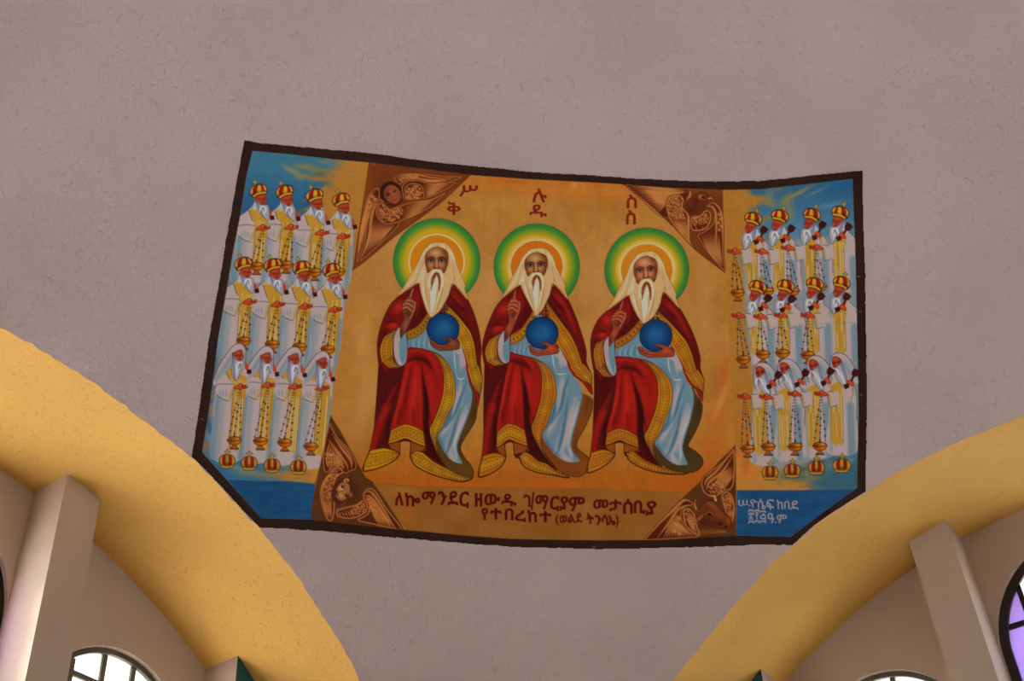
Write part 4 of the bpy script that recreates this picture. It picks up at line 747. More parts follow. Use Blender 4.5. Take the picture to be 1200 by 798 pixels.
def palm(c, f, pid):
    # open hand seen from the side, fingers pointing along f, gripping the chain ring
    P = [(c[0]+f*x, c[1]+y) for x, y in ((-8, 2.6), (-7.6, .4), (-3.5, -2.4), (-.6, -4), (2, -3), (3.6, -2), (8.2, -2.4), (7.4, -.6), (8.4, .6), (5, 2), (2, 2.6), (-3, 2.8))]
    m = fill(P, (184, 58, 24), pid=pid, mask=True)
    stroke([(c[0]+f*1, c[1]-2.4), (c[0]+f*3, c[1]+1)], (92, 28, 18), 1.1, a=.85); stroke([(c[0]+f*3.6, c[1]-.6), (c[0]+f*7.6, c[1]-.9)], (116, 30, 18), .8, a=.8); stroke([(c[0]+f*3.6, c[1]+.9), (c[0]+f*7.6, c[1]+.3)], (116, 30, 18), .8, a=.7); blob((c[0]-f*4.5, c[1]-.2), 2.6, 1.4, (204, 84, 40), a=.6, clip=m)
    disc((c[0]-f*.2, c[1]-1.8), 1.2, 1.1, (60, 40, 36)); disc((c[0]-f*.3, c[1]-1.9), .75, .7, (190, 178, 172)); stroke(P+P[:1], (80, 26, 18), .7, a=.7)
def chains(c, b, w, bm=None, seed=0):
    r = np.random.default_rng(seed)
    for k, dx in enumerate((-1, 0, 1)):
        p0 = np.array((c[0]+dx*1., c[1]+3)); p1 = np.array((b[0]+dx*w, b[1]-(5 if dx == 0 else 2))); d = p1-p0; L = np.hypot(*d); n = int(L/1.7)
        for i in range(n):
            t = i/n
            if i % 2 == 0: stroke([tuple(p0+d*t), tuple(p0+d*(t+.8/n))], (58, 42, 44), .85, a=.8, sm=0)
        for t in np.arange(.28+.05*k, .97, 6.2/L*1.35):
            p = p0+d*t; disc(tuple(p), 1.15, 1.15, (48, 34, 44), a=.9); 
            if r.random() < .4: disc(tuple(p), .5, .5, (150, 130, 120), a=.8)
def censer(c, pid, s=1., foot=True):
    F = lambda P: [(c[0]+s*x, c[1]+s*y) for x, y in P]
    if foot: 
        ft = F([(-1.6, 4), (-2, 6.5), (-4.8, 9.2), (-4.6, 10.4), (4.6, 10.6), (5, 9.4), (2.2, 6.6), (1.8, 4)]); fill(ft, (150, 78, 20), sm=0, pid=pid); stroke(F([(-4.6, 9.8), (4.8, 10)]), (74, 52, 40), 1.1); stroke(ft+ft[:1], (64, 30, 14), .7, a=.8, sm=0)
    bw = F([(-8.4, -.6), (-5, -3.6), (0, -4.6), (5, -3.6), (8.4, -.8), (7, 2.6), (3.6, 5), (-3, 5), (-6.6, 2.6)]); m = fill(bw, (164, 88, 16), pid=pid, mask=True)
    blob(F([(-4.5, 0)])[0], 4, 4, (98, 40, 14), a=.8, clip=m); blob(F([(4, -1.6)])[0], 3, 2, (206, 140, 24), a=.8, clip=m); blob(F([(3.4, 2.6)])[0], 3, 2, (190, 112, 24), a=.7, clip=m); stroke(F([(-8, -.4), (0, .9), (8, -.6)]), (74, 32, 12), 1, a=.85); stroke(bw+bw[:1], (66, 30, 14), .8, a=.85); stroke(F([(0, -7), (0, -4)]), (60, 28, 14), 1.6, taper=0)
def robe(L, seed, end):
    # white robe, blue grey folds, hanging wide sleeve; end = local y where the figure stops
    body = L([(-4, 18), (-10.5, 24.5), (-21, 37), (-27, 52), (-29, 75), (-29, end), (9, end), (12, 75), (15, 50), (16.5, 36), (13, 26), (6, 20)])
    m = fill(body, WHT, soft=1.4, mask=True)
    return body, m
def leftpriest(i, cx, cy, hand, cen, row, label):
    L = Loc(cx, cy, 1, -.07); pid = part('standing_priest', label); cid = part('censer', 'gold censer on three chains', pid)
    hooded = row == 2
    hx, hy = hand[0]-cx, hand[1]-cy
    end = cen[1]-cy+9; hd = hy
    bot = end+12 if hooded else end+8
    if not hooded: body = [(-4, 17), (-10.5, 24), (-17, 33), (-21, 46), (-21.5, 70), (-20, bot), (13, bot), (14, 70), (14.5, 48), (15, 36), (12, 26), (4, 18)]
    if not hooded and i == 0: body = [(x-4.5 if x < -15 else x, y) for x, y in body]
    else: body = [(-8, 20), (-16, 28), (-21, 40), (-23, 60), (-22, 85), (-21, bot), (15, bot), (17, 70), (17, 45), (14, 25), (6, 10)]
    m = fill(L(body), WHT, soft=1.6, pid=pid, clip=LPM, mask=True)
    for x, w, c, a_ in ((-18, 9, WSH, .9), (-12, 4, (138, 142, 148), .8), (13.5, 7, WSH, .9), (-15.5, 2, (166, 150, 150), .5)):
        stroke(L([(x+1, hd+14), (x, (hd+bot)/2+8), (x, bot)]), c, w, soft=4, a=a_, clip=m)
    if i == 0: stroke(L([(-26, 60), (-25, 90), (-23, bot)]), (70, 122, 152), 5, soft=4, a=.8, clip=m)
    # stole
    st = L([(-9.6, 25) if not hooded else (-13, 25), (-4, 21) if not hooded else (-6, 18), (6, 30), (14, 34), (14.2, 48), (12, bot-10), (-1, bot-10), (-1.4, 50), (-3.4, 40)])
    sm = fill(st, STO, soft=1., sm=0, clip=m, mask=True)
    r = np.random.default_rng(cx.__hash__() % 9999)
    for x in (.5, 3.2, 5.8, 8.4, 11): stroke(L([(x+1, 36+r.random()*4), (x+.4, hd-3)]), (190, 172, 140) if r.random() < .6 else (160, 112, 24), 1.2, soft=1.2, a=.6, clip=sm); stroke(L([(x, hd+10+r.random()*6), (x-.6, bot-12-r.random()*4)]), (192, 176, 150) if r.random() < .6 else (164, 118, 28), 1.3, soft=1.2, a=.7, clip=sm)
    blob((hand[0], hand[1]+8), 5, 5, (174, 116, 20), a=.7, clip=sm)
    stroke(L([(-9.6, 25) if not hooded else (-13, 25), (-3.4, 40), (-1.6, hd-3)]), (70, 56, 50), .9, a=.85, clip=m); stroke(L([(-1.2, hd+8), (-1, bot-12)]), (96, 84, 74), .8, a=.7, clip=m); stroke(L([(12.8, hd+6), (12, bot-12)]), (110, 96, 80), .8, a=.6, clip=m)
    # sleeve
    sl = L([(-24, hd-3), (-12, hd-2.4), (-1.2, hd-2.6)])
    wid = L([(-1.2, hd-2), (-4, hd+6), (-6, hd+16.5), (-14, hd+13.5), (-20, hd+9), (-24, hd)])
    slm = fill(wid+L([(-22, hd-8), (-6, hd-9)]), WHT, soft=1.2, clip=m, mask=True)
    for x in (-17, -13.5, -10): stroke(L([(x, hd+3), (x+1, hd+8), (x+2, hd+12)]), WSH, 1.8, soft=1.6, a=.7, clip=slm, taper=2)
    stroke(L([(-24, hd-2), (-16, hd-3.2), (-8, hd-3.4), (-1, hd-2.6)]), OLN, .9, a=.7, clip=m); stroke(L([(-20, hd+9), (-14, hd+13.5), (-6, hd+16.8)]), OLN, 1., a=.8, clip=m)
    stroke(L([(-1.4, hd+1), (-3.4, hd+6), (-5.2, hd+16)]), (182, 146, 56), 1.9, clip=m); stroke(L([(.6, hd+2), (-1.8, hd+8), (-3.6, hd+15.5)]), (92, 112, 132), 2.4, soft=1, clip=m, taper=1)
    stroke(L(body[:5] if not hooded else body[:4]), OLN, .9, a=.75, clip=LPM); stroke(L([(15.5, 52), (14.5, 75), (12.5, bot)]), (110, 126, 140), .9, a=.6, clip=LPM)
    chains(hand, cen, 7, seed=i+row*7); censer(cen, cid)
    palm((hand[0]+.5, hand[1]), 1, pid)
    # upper hand with the end of a hand cross at the beard
    u = L([(14.8, 27.2) if not hooded else (12.6, 21.5)])[0]
    stroke(L([(15.6, 33), (14.6, 44)]), (150, 150, 156), 1.8, a=.7); fill([(u[0]-1.6, u[1]-4.6), (u[0]+1, u[1]-3.4), (u[0]+2.8, u[1]+1.5), (u[0]+1.4, u[1]+4.2), (u[0]-1.4, u[1]+2.6), (u[0]-2.4, u[1]-1.5)], (182, 58, 26), pid=pid); 
    q = (u[0]+3.1, u[1]+6); 
    for a in range(4): disc((q[0]+1.7*math.cos(a*1.57+.6), q[1]+1.7*math.sin(a*1.57+.6)), 1.5, 1.5, (58, 16, 20))
    disc(q, 2, 2, (52, 14, 18))
    if not hooded:
        fill(L([(-3.6, 13), (-1, 12), (0, 22), (-5, 24)]), (166, 166, 172), pid=pid); face(L, pid=pid); beard(L, [(-2.4, 13.6), (5.6, 18.2), (12.4, 18.6), (14.6, 28), (14, 35.4), (9.6, 33.6), (2, 25)], pid); disc(L([(-3, 13)])[0], 1.3, 2, (160, 70, 50)); mid = part('mitre', 'red and gold crown cap with a cross', pid); mitre(L, mid)
    else:
        G = Loc(cx, cy, 1, -.03)
        hd_ = G([(-26, 36), (-21, 22), (-14, 10), (-7, 0), (-2, -4.5), (4, -5.4), (8.6, -2), (10.6, 4), (10.4, 18), (8, 28), (0, 20), (-8, 24), (-16, 34), (-25, 44)])
        hm = fill(hd_, (170, 152, 153), pid=pid, clip=LPM, mask=True); stroke(G([(-23, 36), (-12, 20), (-5, 9), (-2, 14), (-12, 30)]), WSH, 4.5, soft=4, a=.75, clip=hm); stroke(G([(9, 6), (9.4, 18), (7.6, 26)]), (112, 132, 150), 2, soft=1.6, a=.8, clip=hm)
        face(G, -2.4, -2.6, pid); beard(G, [(-4.6, 10.5), (3, 15), (7, 14.6), (7.2, 22), (3.4, 33), (.4, 38.5), (-5, 29)], pid); stroke(hd_[:9], OLN, .9, a=.85); stroke(G([(-4, 12), (-2.6, 6), (1, 2.6), (5.4, 2), (7.6, 5)]), (90, 60, 56), .9, a=.7)
LR = [[((303, 222), (307.9, 267), (300.5, 311.5)), ((333.6, 223.2), (341, 266.3), (335, 310)), ((368.7, 227.7), (377, 272.8), (368.5, 318.5)), ((399.9, 232.6), (402, 277), (396, 318))],
      [((285, 307.6), (292, 353.6), (285.5, 399.3)), ((319.7, 309.3), (325, 356.7), (319, 403.2)), ((353.2, 312), (357.6, 359), (351, 406.3)), ((388.5, 314.7), (392.2, 362.8), (384, 409))],
      [((277.6, 408), (281.6, 453.3), (274.5, 516)), ((310.4, 411), (314, 451.4), (305, 516.8)), ((343, 412), (345.3, 453), (333.5, 518.5)), ((376, 417), (377, 454.8), (364, 523))]]
ORD = ('first', 'second', 'third', 'fourth'); RWN = ('top', 'middle', 'bottom')
fill([(283, 300), (292, 262), (300, 255), (415, 270), (413, 316), (402, 380), (387, 487), (375, 528), (362, 533), (330, 535), (290, 530), (262, 525), (247, 495), (256, 395), (272, 302)], (128, 132, 138), sm=0, soft=6, a=.85, clip=LPM)
for rw in range(3):
    for i in (3, 2, 1, 0):
        (c, h, cn) = LR[rw][i]
        leftpriest(i, c[0], c[1], h, cn, rw, ('hooded white-bearded priest, ' if rw == 2 else 'crowned white-bearded priest, ')+ORD[i]+' from the left in the '+RWN[rw]+' row of the left group')
def rightpriest(i, cx, cy, hand, cen, chest, top, bt, row, label):
    L = Loc(cx, cy, -1, .035); pid = part('standing_priest', label)
    hooded = row == 2
    hx = hand; bot = (92, 92, 108)[row]; hd = (42, 37, 36)[row] if hand is None else hand[1]-cy
    if not hooded: body = [(-3, 16), (-9, 24), (-17, 32), (-22, 46), (-22, 70), (-20, bot), (9, bot), (9.5, 70), (11.5, 46), (12, 30), (10, 22), (4, 18)]
    else: body = [(-12, 18), (-18, 28), (-21, 44), (-20, 70), (-19, bot), (16, bot), (13, 70), (11, 45), (10, 25), (6, 10)]
    m = fill(L(body), WHT, soft=1.6, pid=pid, clip=RPM, mask=True)
    for x, w, c, a_ in ((-13, 9, WSH, .9), (-7, 2.5, (170, 152, 152), .7), (11, 3, (124, 134, 144), .8)):
        stroke(L([(x, hd+14), (x, (hd+bot)/2+8), (x, bot)]), c, w, soft=4, a=a_, clip=m)
    x0, x1 = (-2.5, 11.5) if not hooded else (-4, 10.5)
    stb = bot-8 if hooded else hd+(46, 45)[row]
    st = L([(x0-5.5, 20), (x0-1, 30), (x0, 44), (x0+.5, stb-3), (x0+3.4, stb), (x0+6.4, stb-2.5), (x0+7.4, stb-2.5), (x0+9.5, stb+1), (x1, stb-4), (x1, 40), (x1-1, 30), (x1-6, 27)])
    sm = fill(st, STO, soft=1., sm=0, clip=m, mask=True)
    r = np.random.default_rng(int(cx)+row)
    for x in np.linspace(x0+1.4, x1-1.2, 5): stroke(L([(x, 36+r.random()*8), (x, hd+14+r.random()*14)]), (192, 178, 152) if r.random() < .6 else (160, 112, 24), 1.2, soft=1.2, a=.65, clip=sm); stroke(L([(x, hd+22), (x, stb-8)]), (192, 178, 152) if r.random() < .5 else (166, 118, 28), 1.2, soft=1.2, a=.6, clip=sm)
    stroke(L([(x0+7, 42), (x0+7, stb)]), (120, 118, 110), .8, a=.7, clip=m); stroke(L([(x0-.3, 44), (x0+.2, stb-3)]), (90, 96, 106), .9, a=.6, clip=m); stroke(L([(x1+.3, 40), (x1+.3, stb-4)]), (120, 118, 110), .7, a=.6, clip=m)
    # near sleeve over the chest arm and its cuff
    sl = L([(-9, 24), (-17, 32), (-21.5, 44), (-20, hd), (-14, hd+6), (-9, hd-3), (-7, 40), (-4, 34)])
    s2 = fill(sl, WHT, soft=1.2, clip=m, mask=True); stroke(L([(-16, 34), (-18, 42), (-16, 50)]), WSH, 2.4, soft=2, a=.7, clip=s2)
    stroke([chest, (chest[0]+3.6, chest[1]+10), (chest[0]+1, chest[1]+19)], (92, 108, 128), 1.2, a=.8, clip=m); stroke([(chest[0]+4.6, chest[1]+1), (chest[0]+4.2, chest[1]+9), (chest[0]+2.6, chest[1]+16)], (182, 146, 56), 1.5, a=.9, clip=m)
    stroke(L(body[:5] if not hooded else body[:4]), OLN, .9, a=.7, clip=RPM)
    if not hooded: fill(L([(-2.6, 11), (0, 12), (0, 20), (-7, 24), (-8, 22)]), (168, 168, 174), pid=pid)
    if not hooded:
        face(L, -.4, .4, pid); beard(L, [(-3.6, 11.4), (5.6, 18.4), (11.6, 17.6), (14.2, 26), (12.4, 35), (10.2, 37.5), (1.6, 28)], pid); mid = part('mitre', 'red and gold crown cap with a cross', pid); mitre(L, mid)
    else:
        G = Loc(cx, cy, -1, .02)
        hd_ = G([(-25, 26), (-21, 12), (-15, 0), (-8, -7), (0, -8.6), (6, -5.5), (8.6, 1), (9, 12), (7.6, 22), (4, 14), (-4, 8), (-12, 18), (-20, 26)])
        hm = fill(hd_, (170, 152, 153), pid=pid, clip=RPM, mask=True); stroke(G([(-21, 20), (-13, 6), (-6, 0)]), (134, 148, 158), 5, soft=4, a=.75, clip=hm); stroke(G([(-8, 4), (-12, 12), (-17, 20)]), WSH, 3, soft=2.6, a=.7, clip=hm); stroke(G([(7.6, 2), (8, 12), (6.6, 24)]), (120, 136, 152), 2, soft=1.8, a=.7)
        f = G([(6.4, -2), (2.6, -4.4), (-3, -1.8), (-5.6, 4), (-4, 8.6), (.6, 9.6), (3, 11.4), (5.6, 7)])
        fm2 = fill(f, (166, 52, 24), pid=pid, mask=True); blob(G([(2, -1)])[0], 3, 2, (190, 88, 52), a=.6, clip=fm2); blob(G([(-4, 4)])[0], 2, 4, (96, 30, 18), a=.6, clip=fm2); blob(G([(-1, 7)])[0], 2, 1.6, (196, 80, 40), a=.7, clip=fm2)
        for ex, ey in ((-1.4, 3), (4, 4)): stroke(G([(ex-1.6, ey-1), (ex, ey-2), (ex+1.6, ey-.8)]), (52, 22, 20), 1., a=.85); disc(G([(ex, ey+.4)])[0], 1.2, .9, (44, 32, 38))
        stroke(G([(2, 3), (3.4, 7.4), (2.4, 8.6)]), (96, 28, 18), .9, a=.7); stroke(f+f[:1], (60, 24, 20), .7, a=.6); beard(G, [(-5.6, 3.6), (1.6, 8.6), (3.6, 11), (2.6, 20), (-6, 31), (-9.6, 33), (-10.6, 19)], pid); stroke(hd_[:9], OLN, .9, a=.85)
    return pid
def righthands(pid, i, hand, cen, chest, top, bt, row):
    # chest hand gripping a hand cross
    xid = part('hand_cross', 'dark brown hand cross', pid)
    d = np.array(top, float)-np.array(bt); d /= np.hypot(*d); n = np.array((-d[1], d[0])); t_ = np.array(top, float); b_ = np.array(bt, float); XC = (60, 18, 20)
    stroke([bt, chest], XC, 2.6, sm=0, pid=pid); stroke([chest, top], XC, 2.6, sm=0, pid=xid)
    fill([tuple(t_+d*4.6+n*.6), tuple(t_+d*4+n*4.2), tuple(t_+n*4.4-d*1), tuple(t_-d*4.2+n*2.4), tuple(t_-d*4.6), tuple(t_-d*4.2-n*2.4), tuple(t_-n*4.4-d*1), tuple(t_+d*4-n*4.2), tuple(t_+d*4.6-n*.6)], XC, sm=0, pid=xid)
    for a in range(4): disc(tuple(b_+2*np.array((math.cos(a*1.57+.4), math.sin(a*1.57+.4)))), 1.6, 1.6, XC, pid=pid)
    disc(tuple(b_), 2.2, 2.2, XC, pid=pid)
    ch = [(chest[0]-3.8, chest[1]-.6), (chest[0]-2, chest[1]-3.4), (chest[0]+1.6, chest[1]-2), (chest[0]+4.2, chest[1]+2), (chest[0]+3.4, chest[1]+3.8), (chest[0]-.6, chest[1]+2.6)]
    cmk = fill(ch, (188, 60, 24), pid=pid, mask=True); blob((chest[0]-1, chest[1]-1), 2, 1.6, (206, 86, 40), a=.7, clip=cmk); stroke(ch+ch[:1], (84, 28, 18), .7, a=.7)
    if hand is not None:
        # outstretched sleeve cuff, hand, chains
        f = -1; hx, hy = hand
        cu = [(hx+8, hy-2.6), (hx+20, hy-3), (hx+21, hy+13), (hx+11, hy+16), (hx+9.4, hy+8)]
        cmm = fill(cu, WHT, soft=1.2, sm=0, pid=pid, clip=INNM, mask=True); stroke([(hx+8, hy-2.4), (hx+14, hy-2.4)], OLN, .9, a=.8); stroke([(hx+10.4, hy+15.4), (hx+15, hy+14.4), (hx+18, hy+13)], OLN, .9, a=.75)
        stroke([(hx+7.6, hy+1), (hx+8.4, hy+8), (hx+10, hy+15)], (90, 112, 134), 2, soft=1, taper=0, a=.9); stroke([(hx+9.6, hy+1), (hx+10.8, hy+8), (hx+11, hy+13.5)], (184, 148, 56), 1.7, a=.9)
        cid = part('censer', 'gold censer on three chains', pid)
        chains(hand, cen, 7 if row != 0 else 6.6, seed=i+40+row*7)
        if cen[1]-hand[1] > 30: censer(cen, cid, 1. if row else .95)
        palm((hx, hy), -1, pid)
RR = [[((882.8, 255), (860.6, 294.8), (864.4, 343), (890.7, 280), (895, 269.6), (886, 283.5)), ((914, 252), (892.6, 294.8), (899, 341), (921.5, 278), (927, 268), (917.4, 282)), ((951.6, 250.3), (923.4, 290.6), (929, 341), (958.3, 274.6), (963.6, 263.5), (954.6, 278.4)), ((984.7, 247.7), (956.6, 290), (961, 336), (987, 276), (994, 266), (983, 279.4))],
      [((888, 334.8), (865.5, 370), (871.2, 421), (895.6, 357.7), (900, 349.5), (891.3, 362)), ((921, 334), (891, 371), (894, 415), (922.3, 359), (927.6, 350.6), (916.5, 363.2)), ((955, 331.5), (915, 369.4), (917, 413.6), (955.5, 357.4), (961.6, 347.6), (950, 360.8)), ((986.3, 330), (946.8, 369.5), (946.8, 416), (987.4, 360), (992, 348), (981.2, 362.6))],
      [((891.8, 433.4), (872.3, 464.6), (876.2, 525.6), (905.4, 448.8), (911.8, 439.6), (901.2, 453)), ((920.4, 429), (897.9, 465), (900.2, 523.3), (938.5, 447), (943.8, 437), (934, 450.7)), ((954.3, 425.3), (931.3, 461.6), (931.8, 523.3), (969.7, 446), (973, 435.4), (965, 449)), ((981.4, 422), (962.6, 461.4), (960.8, 522.6), (996.4, 448.6), (1002.4, 437), (992, 452.4))]]
fill([(870, 300), (880, 285), (1004, 275), (1006, 520), (998, 522), (980, 530), (960, 538), (930, 548), (905, 552), (890, 545), (886, 470), (874, 380)], (132, 134, 140), sm=0, soft=5, a=.9, clip=RPM)
for rw in range(3):
    ps = [0]*4
    for i in range(4):
        q = RR[rw][i]
        ps[i] = rightpriest(i, q[0][0], q[0][1], q[1], q[2], q[3], q[4], q[5], rw, ('hooded white-bearded priest, ' if rw == 2 else 'crowned white-bearded priest, ')+ORD[i]+' from the left in the '+RWN[rw]+' row of the right group')
    for i in range(4): righthands(ps[i], i, *RR[rw][i][1:], rw)
stroke([(868, 384.3), (905, 383), (940, 381.5), (966, 379.5), (1003, 378)], (120, 122, 126), .8, a=.6); fill([(931.6, 359.6), (935.8, 354.6), (934.4, 357.4), (932.4, 360)], (186, 58, 30), sm=0)
# crowns laid in a row at the feet of both groups
for k, (x, y) in enumerate(((266.2, 540), (292, 542.2), (318.8, 545), (349.6, 547), (902.5, 553.5), (928.4, 551), (956.7, 547.4), (986.4, 545))):
    p = part('crown', 'small red and gold crown, '+ORD[k % 4]+' from the left in the '+('left' if k < 4 else 'right')+' row'); sx = 1.06 if k == 7 else .95
    F = lambda P: [(x+sx*a, y+b) for a, b in P]
    dm = F([(-7.4, 6.6), (-9.6, 2), (-9.6, -1.6), (-6.5, -6), (0, -7.6), (6.5, -6), (9.8, -1.6), (9.6, 2.4), (7, 6.6)]); m = fill(dm, (172, 130, 32), pid=p, mask=True)
    for s_ in (-1, 1): fill(F([(s_*2.2, -7), (s_*5.4, -5.4), (s_*6.2, 0), (s_*5, 5.4), (s_*1.8, 5.4), (s_*2.2, 0)]), (142, 22, 18), clip=m)
    blob(F([(0, 4)])[0], 7, 3, (60, 26, 16), a=.6, clip=m); stroke(F([(-2, -7), (-1.8, 5)]), (84, 46, 20), .7, clip=m); stroke(F([(2, -7), (1.8, 5)]), (84, 46, 20), .7, clip=m); stroke(dm+dm[:1], (44, 40, 34), 1., a=.85)
    fill(F([(-7.4, 5), (0, 5.8), (7, 5), (7, 8.2), (0, 8.8), (-7.4, 8)]), (176, 128, 34), sm=0, pid=p); stroke(F([(-7.6, 5), (0, 5.8), (7.2, 5)]), (70, 40, 20), .8); stroke(F([(-7.4, 8.2), (0, 9), (7, 8.3)]), (60, 40, 24), .8)
    c = F([(.4, -10.6)])[0]
    for w, q in ((2.8, (58, 52, 34)), (1.5, (182, 142, 40))): stroke([(c[0], c[1]-2.6), (c[0], c[1]+3.2)], q, w*.85, pid=p); stroke([(c[0]-2.8, c[1]), (c[0]+2.8, c[1])], q, w*.85, pid=p)

# ---- lettering
def letter(ch, x0, x1, y0, y1, col, pid, bold=.35, a=.93):
    T = GLYPH[ch]
    if not len(T): return
    lo = T.reshape(-1, 2).min(0); hi = T.reshape(-1, 2).max(0)
    P = np.empty_like(T); P[..., 0] = x0+bold+(T[..., 0]-lo[0])/(hi[0]-lo[0])*(x1-x0-2*bold); P[..., 1] = y1-bold-(T[..., 1]-lo[1])/(hi[1]-lo[1])*(y1-y0-2*bold)
    s = win(np.array((x0, y0)), np.array((x1, y1)), 2); ss = 4; U0 = GU[s][0, 0]; V0 = GV[s][0, 0]; h, w = GU[s].shape; st = MSTEP/ss
    M = np.zeros((h*ss, w*ss), bool)
    for t in P:
        a0 = t.min(0); a1 = t.max(0); j0 = max(0, int((a0[0]-U0)/st)); j1 = int((a1[0]-U0)/st)+2; i0 = max(0, int((a0[1]-V0)/st)); i1 = int((a1[1]-V0)/st)+2
        yy, xx = np.mgrid[i0:i1, j0:j1]; X = U0+xx*st; Y = V0+yy*st; sg = []
        for k in range(3):
            p, q = t[k], t[(k+1) % 3]; sg.append((X-p[0])*(q[1]-p[1])-(Y-p[1])*(q[0]-p[0]))
        inn = (np.minimum(np.minimum(sg[0], sg[1]), sg[2]) >= -1e-9) | (np.maximum(np.maximum(sg[0], sg[1]), sg[2]) <= 1e-9)
        M[i0:i1, j0:j1] |= inn[:M.shape[0]-i0, :M.shape[1]-j0]
    rb = int(round(bold/st)); D = M.copy()
    for dy in range(-rb, rb+1):
        for dx in range(-rb, rb+1):
            if dx*dx+dy*dy <= rb*rb+.5: D |= np.roll(np.roll(M, dy, 0), dx, 1)
    Dp = np.pad(D, 2)[:, :].astype(float); m = np.zeros((h, w))
    for dy in range(ss):
        for dx in range(ss): m += Dp[dy:dy+h*ss:ss, dx:dx+w*ss:ss]
    put(s, m/ss/ss*a, col, pid)
MAR = (82, 11, 10)
t1 = part('lettering', 'dark red first line of the dedication', insc); t2 = [part('lettering', 'two dark red letters above the '+q+' halo', gold) for q in ('left', 'middle', 'right')]; t1b = part('lettering', 'dark red second line of the dedication', insc); t3 = part('lettering', 'white signature', blr)
for ch, x0, x1, y0, y1 in (('ለ', 462.7, 473, 576.7, 593), ('ኰ', 474.4, 493, 577, 593.7), ('ማ', 494, 510.7, 575.7, 591), ('ን', 512.7, 524, 575.4, 591.7), ('ደ', 524, 537.3, 575, 592.6), ('ር', 538, 550, 575.7, 595.4), ('ዘ', 556.3, 565.3, 577.3, 593.7), ('ው', 567.3, 586, 578.3, 592.3), ('ዱ', 587, 605.3, 578.3, 593.3),
        ('ገ', 613.2, 621.8, 579.3, 594.3), ('/', 621.8, 626.3, 576, 597.8), ('ማ', 627, 642.8, 579.8, 597), ('ር', 644.3, 655.5, 581, 599), ('ያ', 655.5, 666, 581.3, 598.5), ('ም', 666, 685.5, 582, 599), ('መ', 694.8, 713.3, 585, 596.3), ('ታ', 713.3, 729, 585, 599.3), ('ሰ', 729.8, 741.8, 584.3, 602.3), ('ቢ', 742.5, 756.3, 586.2, 603), ('ያ', 756.3, 769.5, 586.8, 604.5),
        ('የ', 564, 572, 595, 609.7), ('ተ', 574, 588, 595, 609), ('በ', 591.3, 602, 595.4, 609.7), ('ረ', 603, 616.5, 597.8, 612), ('ከ', 617.7, 629.3, 597, 612), ('ተ', 631.5, 646.5, 598.5, 612)): letter(ch, x0, x1, y0, y1, MAR, t1 if y0 < 594 else t1b, .78, 1.)
for ch, x0, x1, y0, y1 in (('(', 650.7, 654.8, 603, 615), ('ወ', 655.5, 664.5, 603.8, 612.8), ('ል', 664.8, 674.3, 602.3, 612.8), ('ደ', 674.3, 682.2, 600.8, 612.8), ('ት', 687, 696, 601.2, 613.8), ('ን', 696.8, 705, 603.3, 615), ('ሳ', 705, 712.5, 602.3, 615.8), ('ኤ', 712.5, 721.5, 603, 615.3), (')', 721.2, 724.8, 603, 618)): letter(ch, x0, x1, y0, y1, (84, 12, 10), t1b, .5, 1.)
for ch, x0, x1, y0, y1 in (('ሥ', 538, 560, 217, 230), ('ቅ', 524, 539.6, 236, 252), ('ሉ', 624, 641, 221, 237), ('ዱ', 620, 641, 239.4, 254.6), ('ስ', 734.4, 746.4, 228, 244), ('ስ', 733.6, 745, 246, 263)): letter(ch, x0, x1, y0, y1, (110, 18, 14), t2[0 if x0 < 600 else 1 if x0 < 700 else 2], .5)
for ch, x0, x1, y0, y1 in (('ሠ', 865, 876.4, 585.6, 593), ('.', 876.8, 879, 591, 593.2), ('ዮ', 879, 887.7, 585, 594.4), ('ሴ', 888, 897.5, 584.3, 596.7), ('ፍ', 897.9, 907, 585, 597.4), ('ከ', 910.3, 917.4, 585.4, 597), ('በ', 918.9, 925.3, 587, 596.7), ('ደ', 925.7, 935.8, 586.5, 597), ('፳', 876.4, 883.8, 597, 613.6), ('፻', 883.8, 890, 597, 613), ('፭', 890, 897.9, 598, 613), ('ዓ', 899.4, 907.6, 601, 613), ('.', 908, 910, 611, 613), ('ም', 910, 922, 603, 613)): letter(ch, x0, x1, y0, y1, (160, 142, 146), t3, .26)
# old scuffs on the border
for x, y in ((309, 168), (356, 173), (1006, 324), (1008, 365), (1009, 463), (696, 641), (438, 192), (246, 266), (237, 491)):
    blob((x, y), 2.2, 1.2, (120, 100, 92), rot=20, a=.8)

# ------------------------------------------------------------------ putting the paint on the wall
def wall_points(U, V, rho):
    # where the image pixel (U, V) falls on the curved wall: ray from the render camera to the vault's sphere
    d = np.stack([(U-600)/FPX, -(V-399)/FPX, np.ones_like(U)], -1)@BAS
    b = d@CAM; a = (d*d).sum(-1); c = CAM@CAM-rho*rho
    return CAM+((-b+np.sqrt(b*b-a*c))/a)[..., None]*d
WP = wall_points(GU, GV, math.sqrt(2)-.0004)
ok = np.ones((NV, NU), bool)
for side in ('left', 'right'):
    a, b = SIDES[side]; t = WP@b; z = WP[..., 2]; th = np.arctan2(z, t); e = EDGE[side]
    r = np.interp(np.clip(th, 0, math.pi/2), e[0], e[1])
    ok &= np.hypot(t, z) > r+.0002
lin = np.clip(RGB, 0, 255)/255
lin = np.where(lin <= .04045, lin/12.92, ((lin+.055)/1.055)**2.4)
ALB = np.clip(lin*np.array((1.76, 1.84, 1.76)), 0, .93)
MP = bpy.data.materials.new('mural_paint'); MP.use_nodes = True
nt = MP.node_tree; b = nt.nodes['Principled BSDF']; at = nt.nodes.new('ShaderNodeAttribute'); at.attribute_name = 'paint'
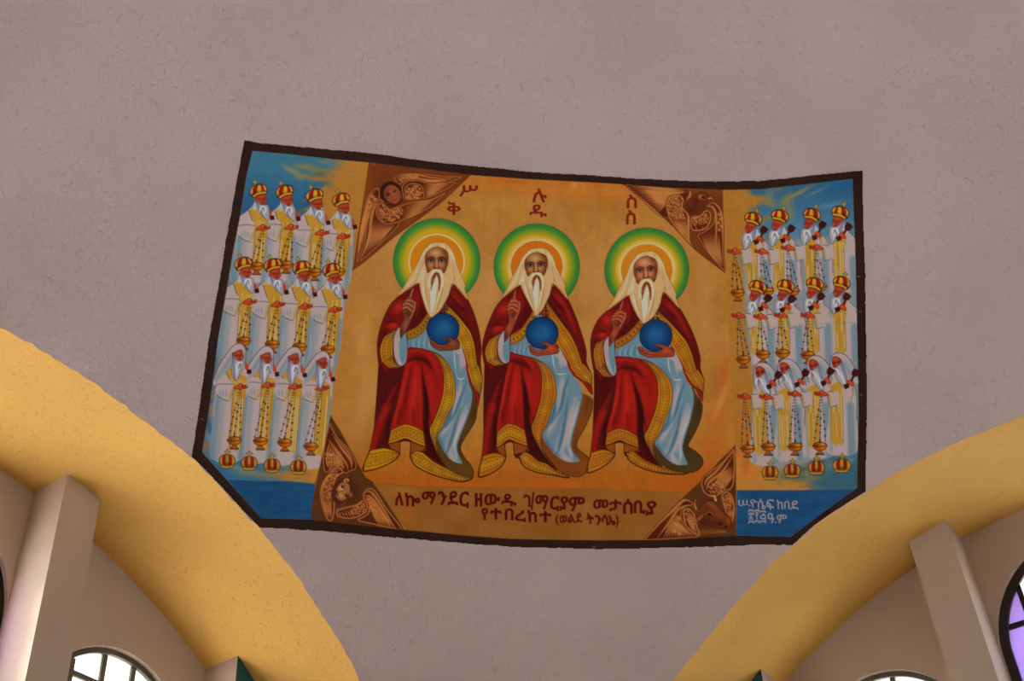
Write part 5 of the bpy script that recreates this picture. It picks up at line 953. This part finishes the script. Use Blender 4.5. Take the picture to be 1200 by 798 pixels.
nt.links.new(at.outputs['Color'], b.inputs['Base Color']); b.inputs['Roughness'].default_value = .85; b.inputs['Specular IOR Level'].default_value = .1
tc = nt.nodes.new('ShaderNodeTexCoord'); add_bumps(nt, b, tc, ((2.2, .5, .025), (9, .5, .01), (40, .4, .003, .8), (60, .4, .0025, 1.5, .64, .74), (110, .35, .001)))
XYZ = WP*A; XYZ[..., 2] += SPR
cen = tuple(float(x) for x in P(wall_points(np.array([640.]), np.array([405.]), math.sqrt(2)-.0004)[0]))
mural = bpy.data.objects.new('mural', None); COL.objects.link(mural); mural.location = cen; mural.empty_display_size = .2
mural['label'] = 'painted mural of three seated elders and rows of priests on curved plaster wall'; mural['category'] = 'mural'
fi = np.where(ok[:-1, :-1] & ok[1:, :-1] & ok[:-1, 1:] & ok[1:, 1:], IDS[:-1, :-1], -1)
objs = []
NRM = -WP/np.linalg.norm(WP, axis=-1, keepdims=True)
for k, (name, label, parent) in enumerate(PARTS):
    ii, jj = np.nonzero(fi == k)
    if not len(ii): objs.append(None); continue
    q = np.stack([ii*NU+jj, (ii+1)*NU+jj, (ii+1)*NU+jj+1, ii*NU+jj+1], 1)
    u, inv = np.unique(q, return_inverse=True); inv = inv.reshape(-1).astype(np.int32)
    me = bpy.data.meshes.new(name); me.vertices.add(len(u)); me.loops.add(len(inv)); me.polygons.add(len(ii))
    me.vertices.foreach_set('co', (XYZ.reshape(-1, 3)[u]-np.array(cen)).astype(np.float32).ravel())
    me.polygons.foreach_set('loop_start', np.arange(0, len(inv), 4, dtype=np.int32)); me.loops.foreach_set('vertex_index', inv)
    me.update(calc_edges=True); me.polygons.foreach_set('use_smooth', np.ones(len(ii), bool))
    ca = me.color_attributes.new('paint', 'FLOAT_COLOR', 'POINT')
    ca.data.foreach_set('color', np.c_[ALB.reshape(-1, 3)[u], np.ones(len(u))].astype(np.float32).ravel())
    par = mural if parent is None or objs[parent] is None else objs[parent]
    o = link(name, me, par, MP)
    if label: o['label'] = label
    objs.append(o)
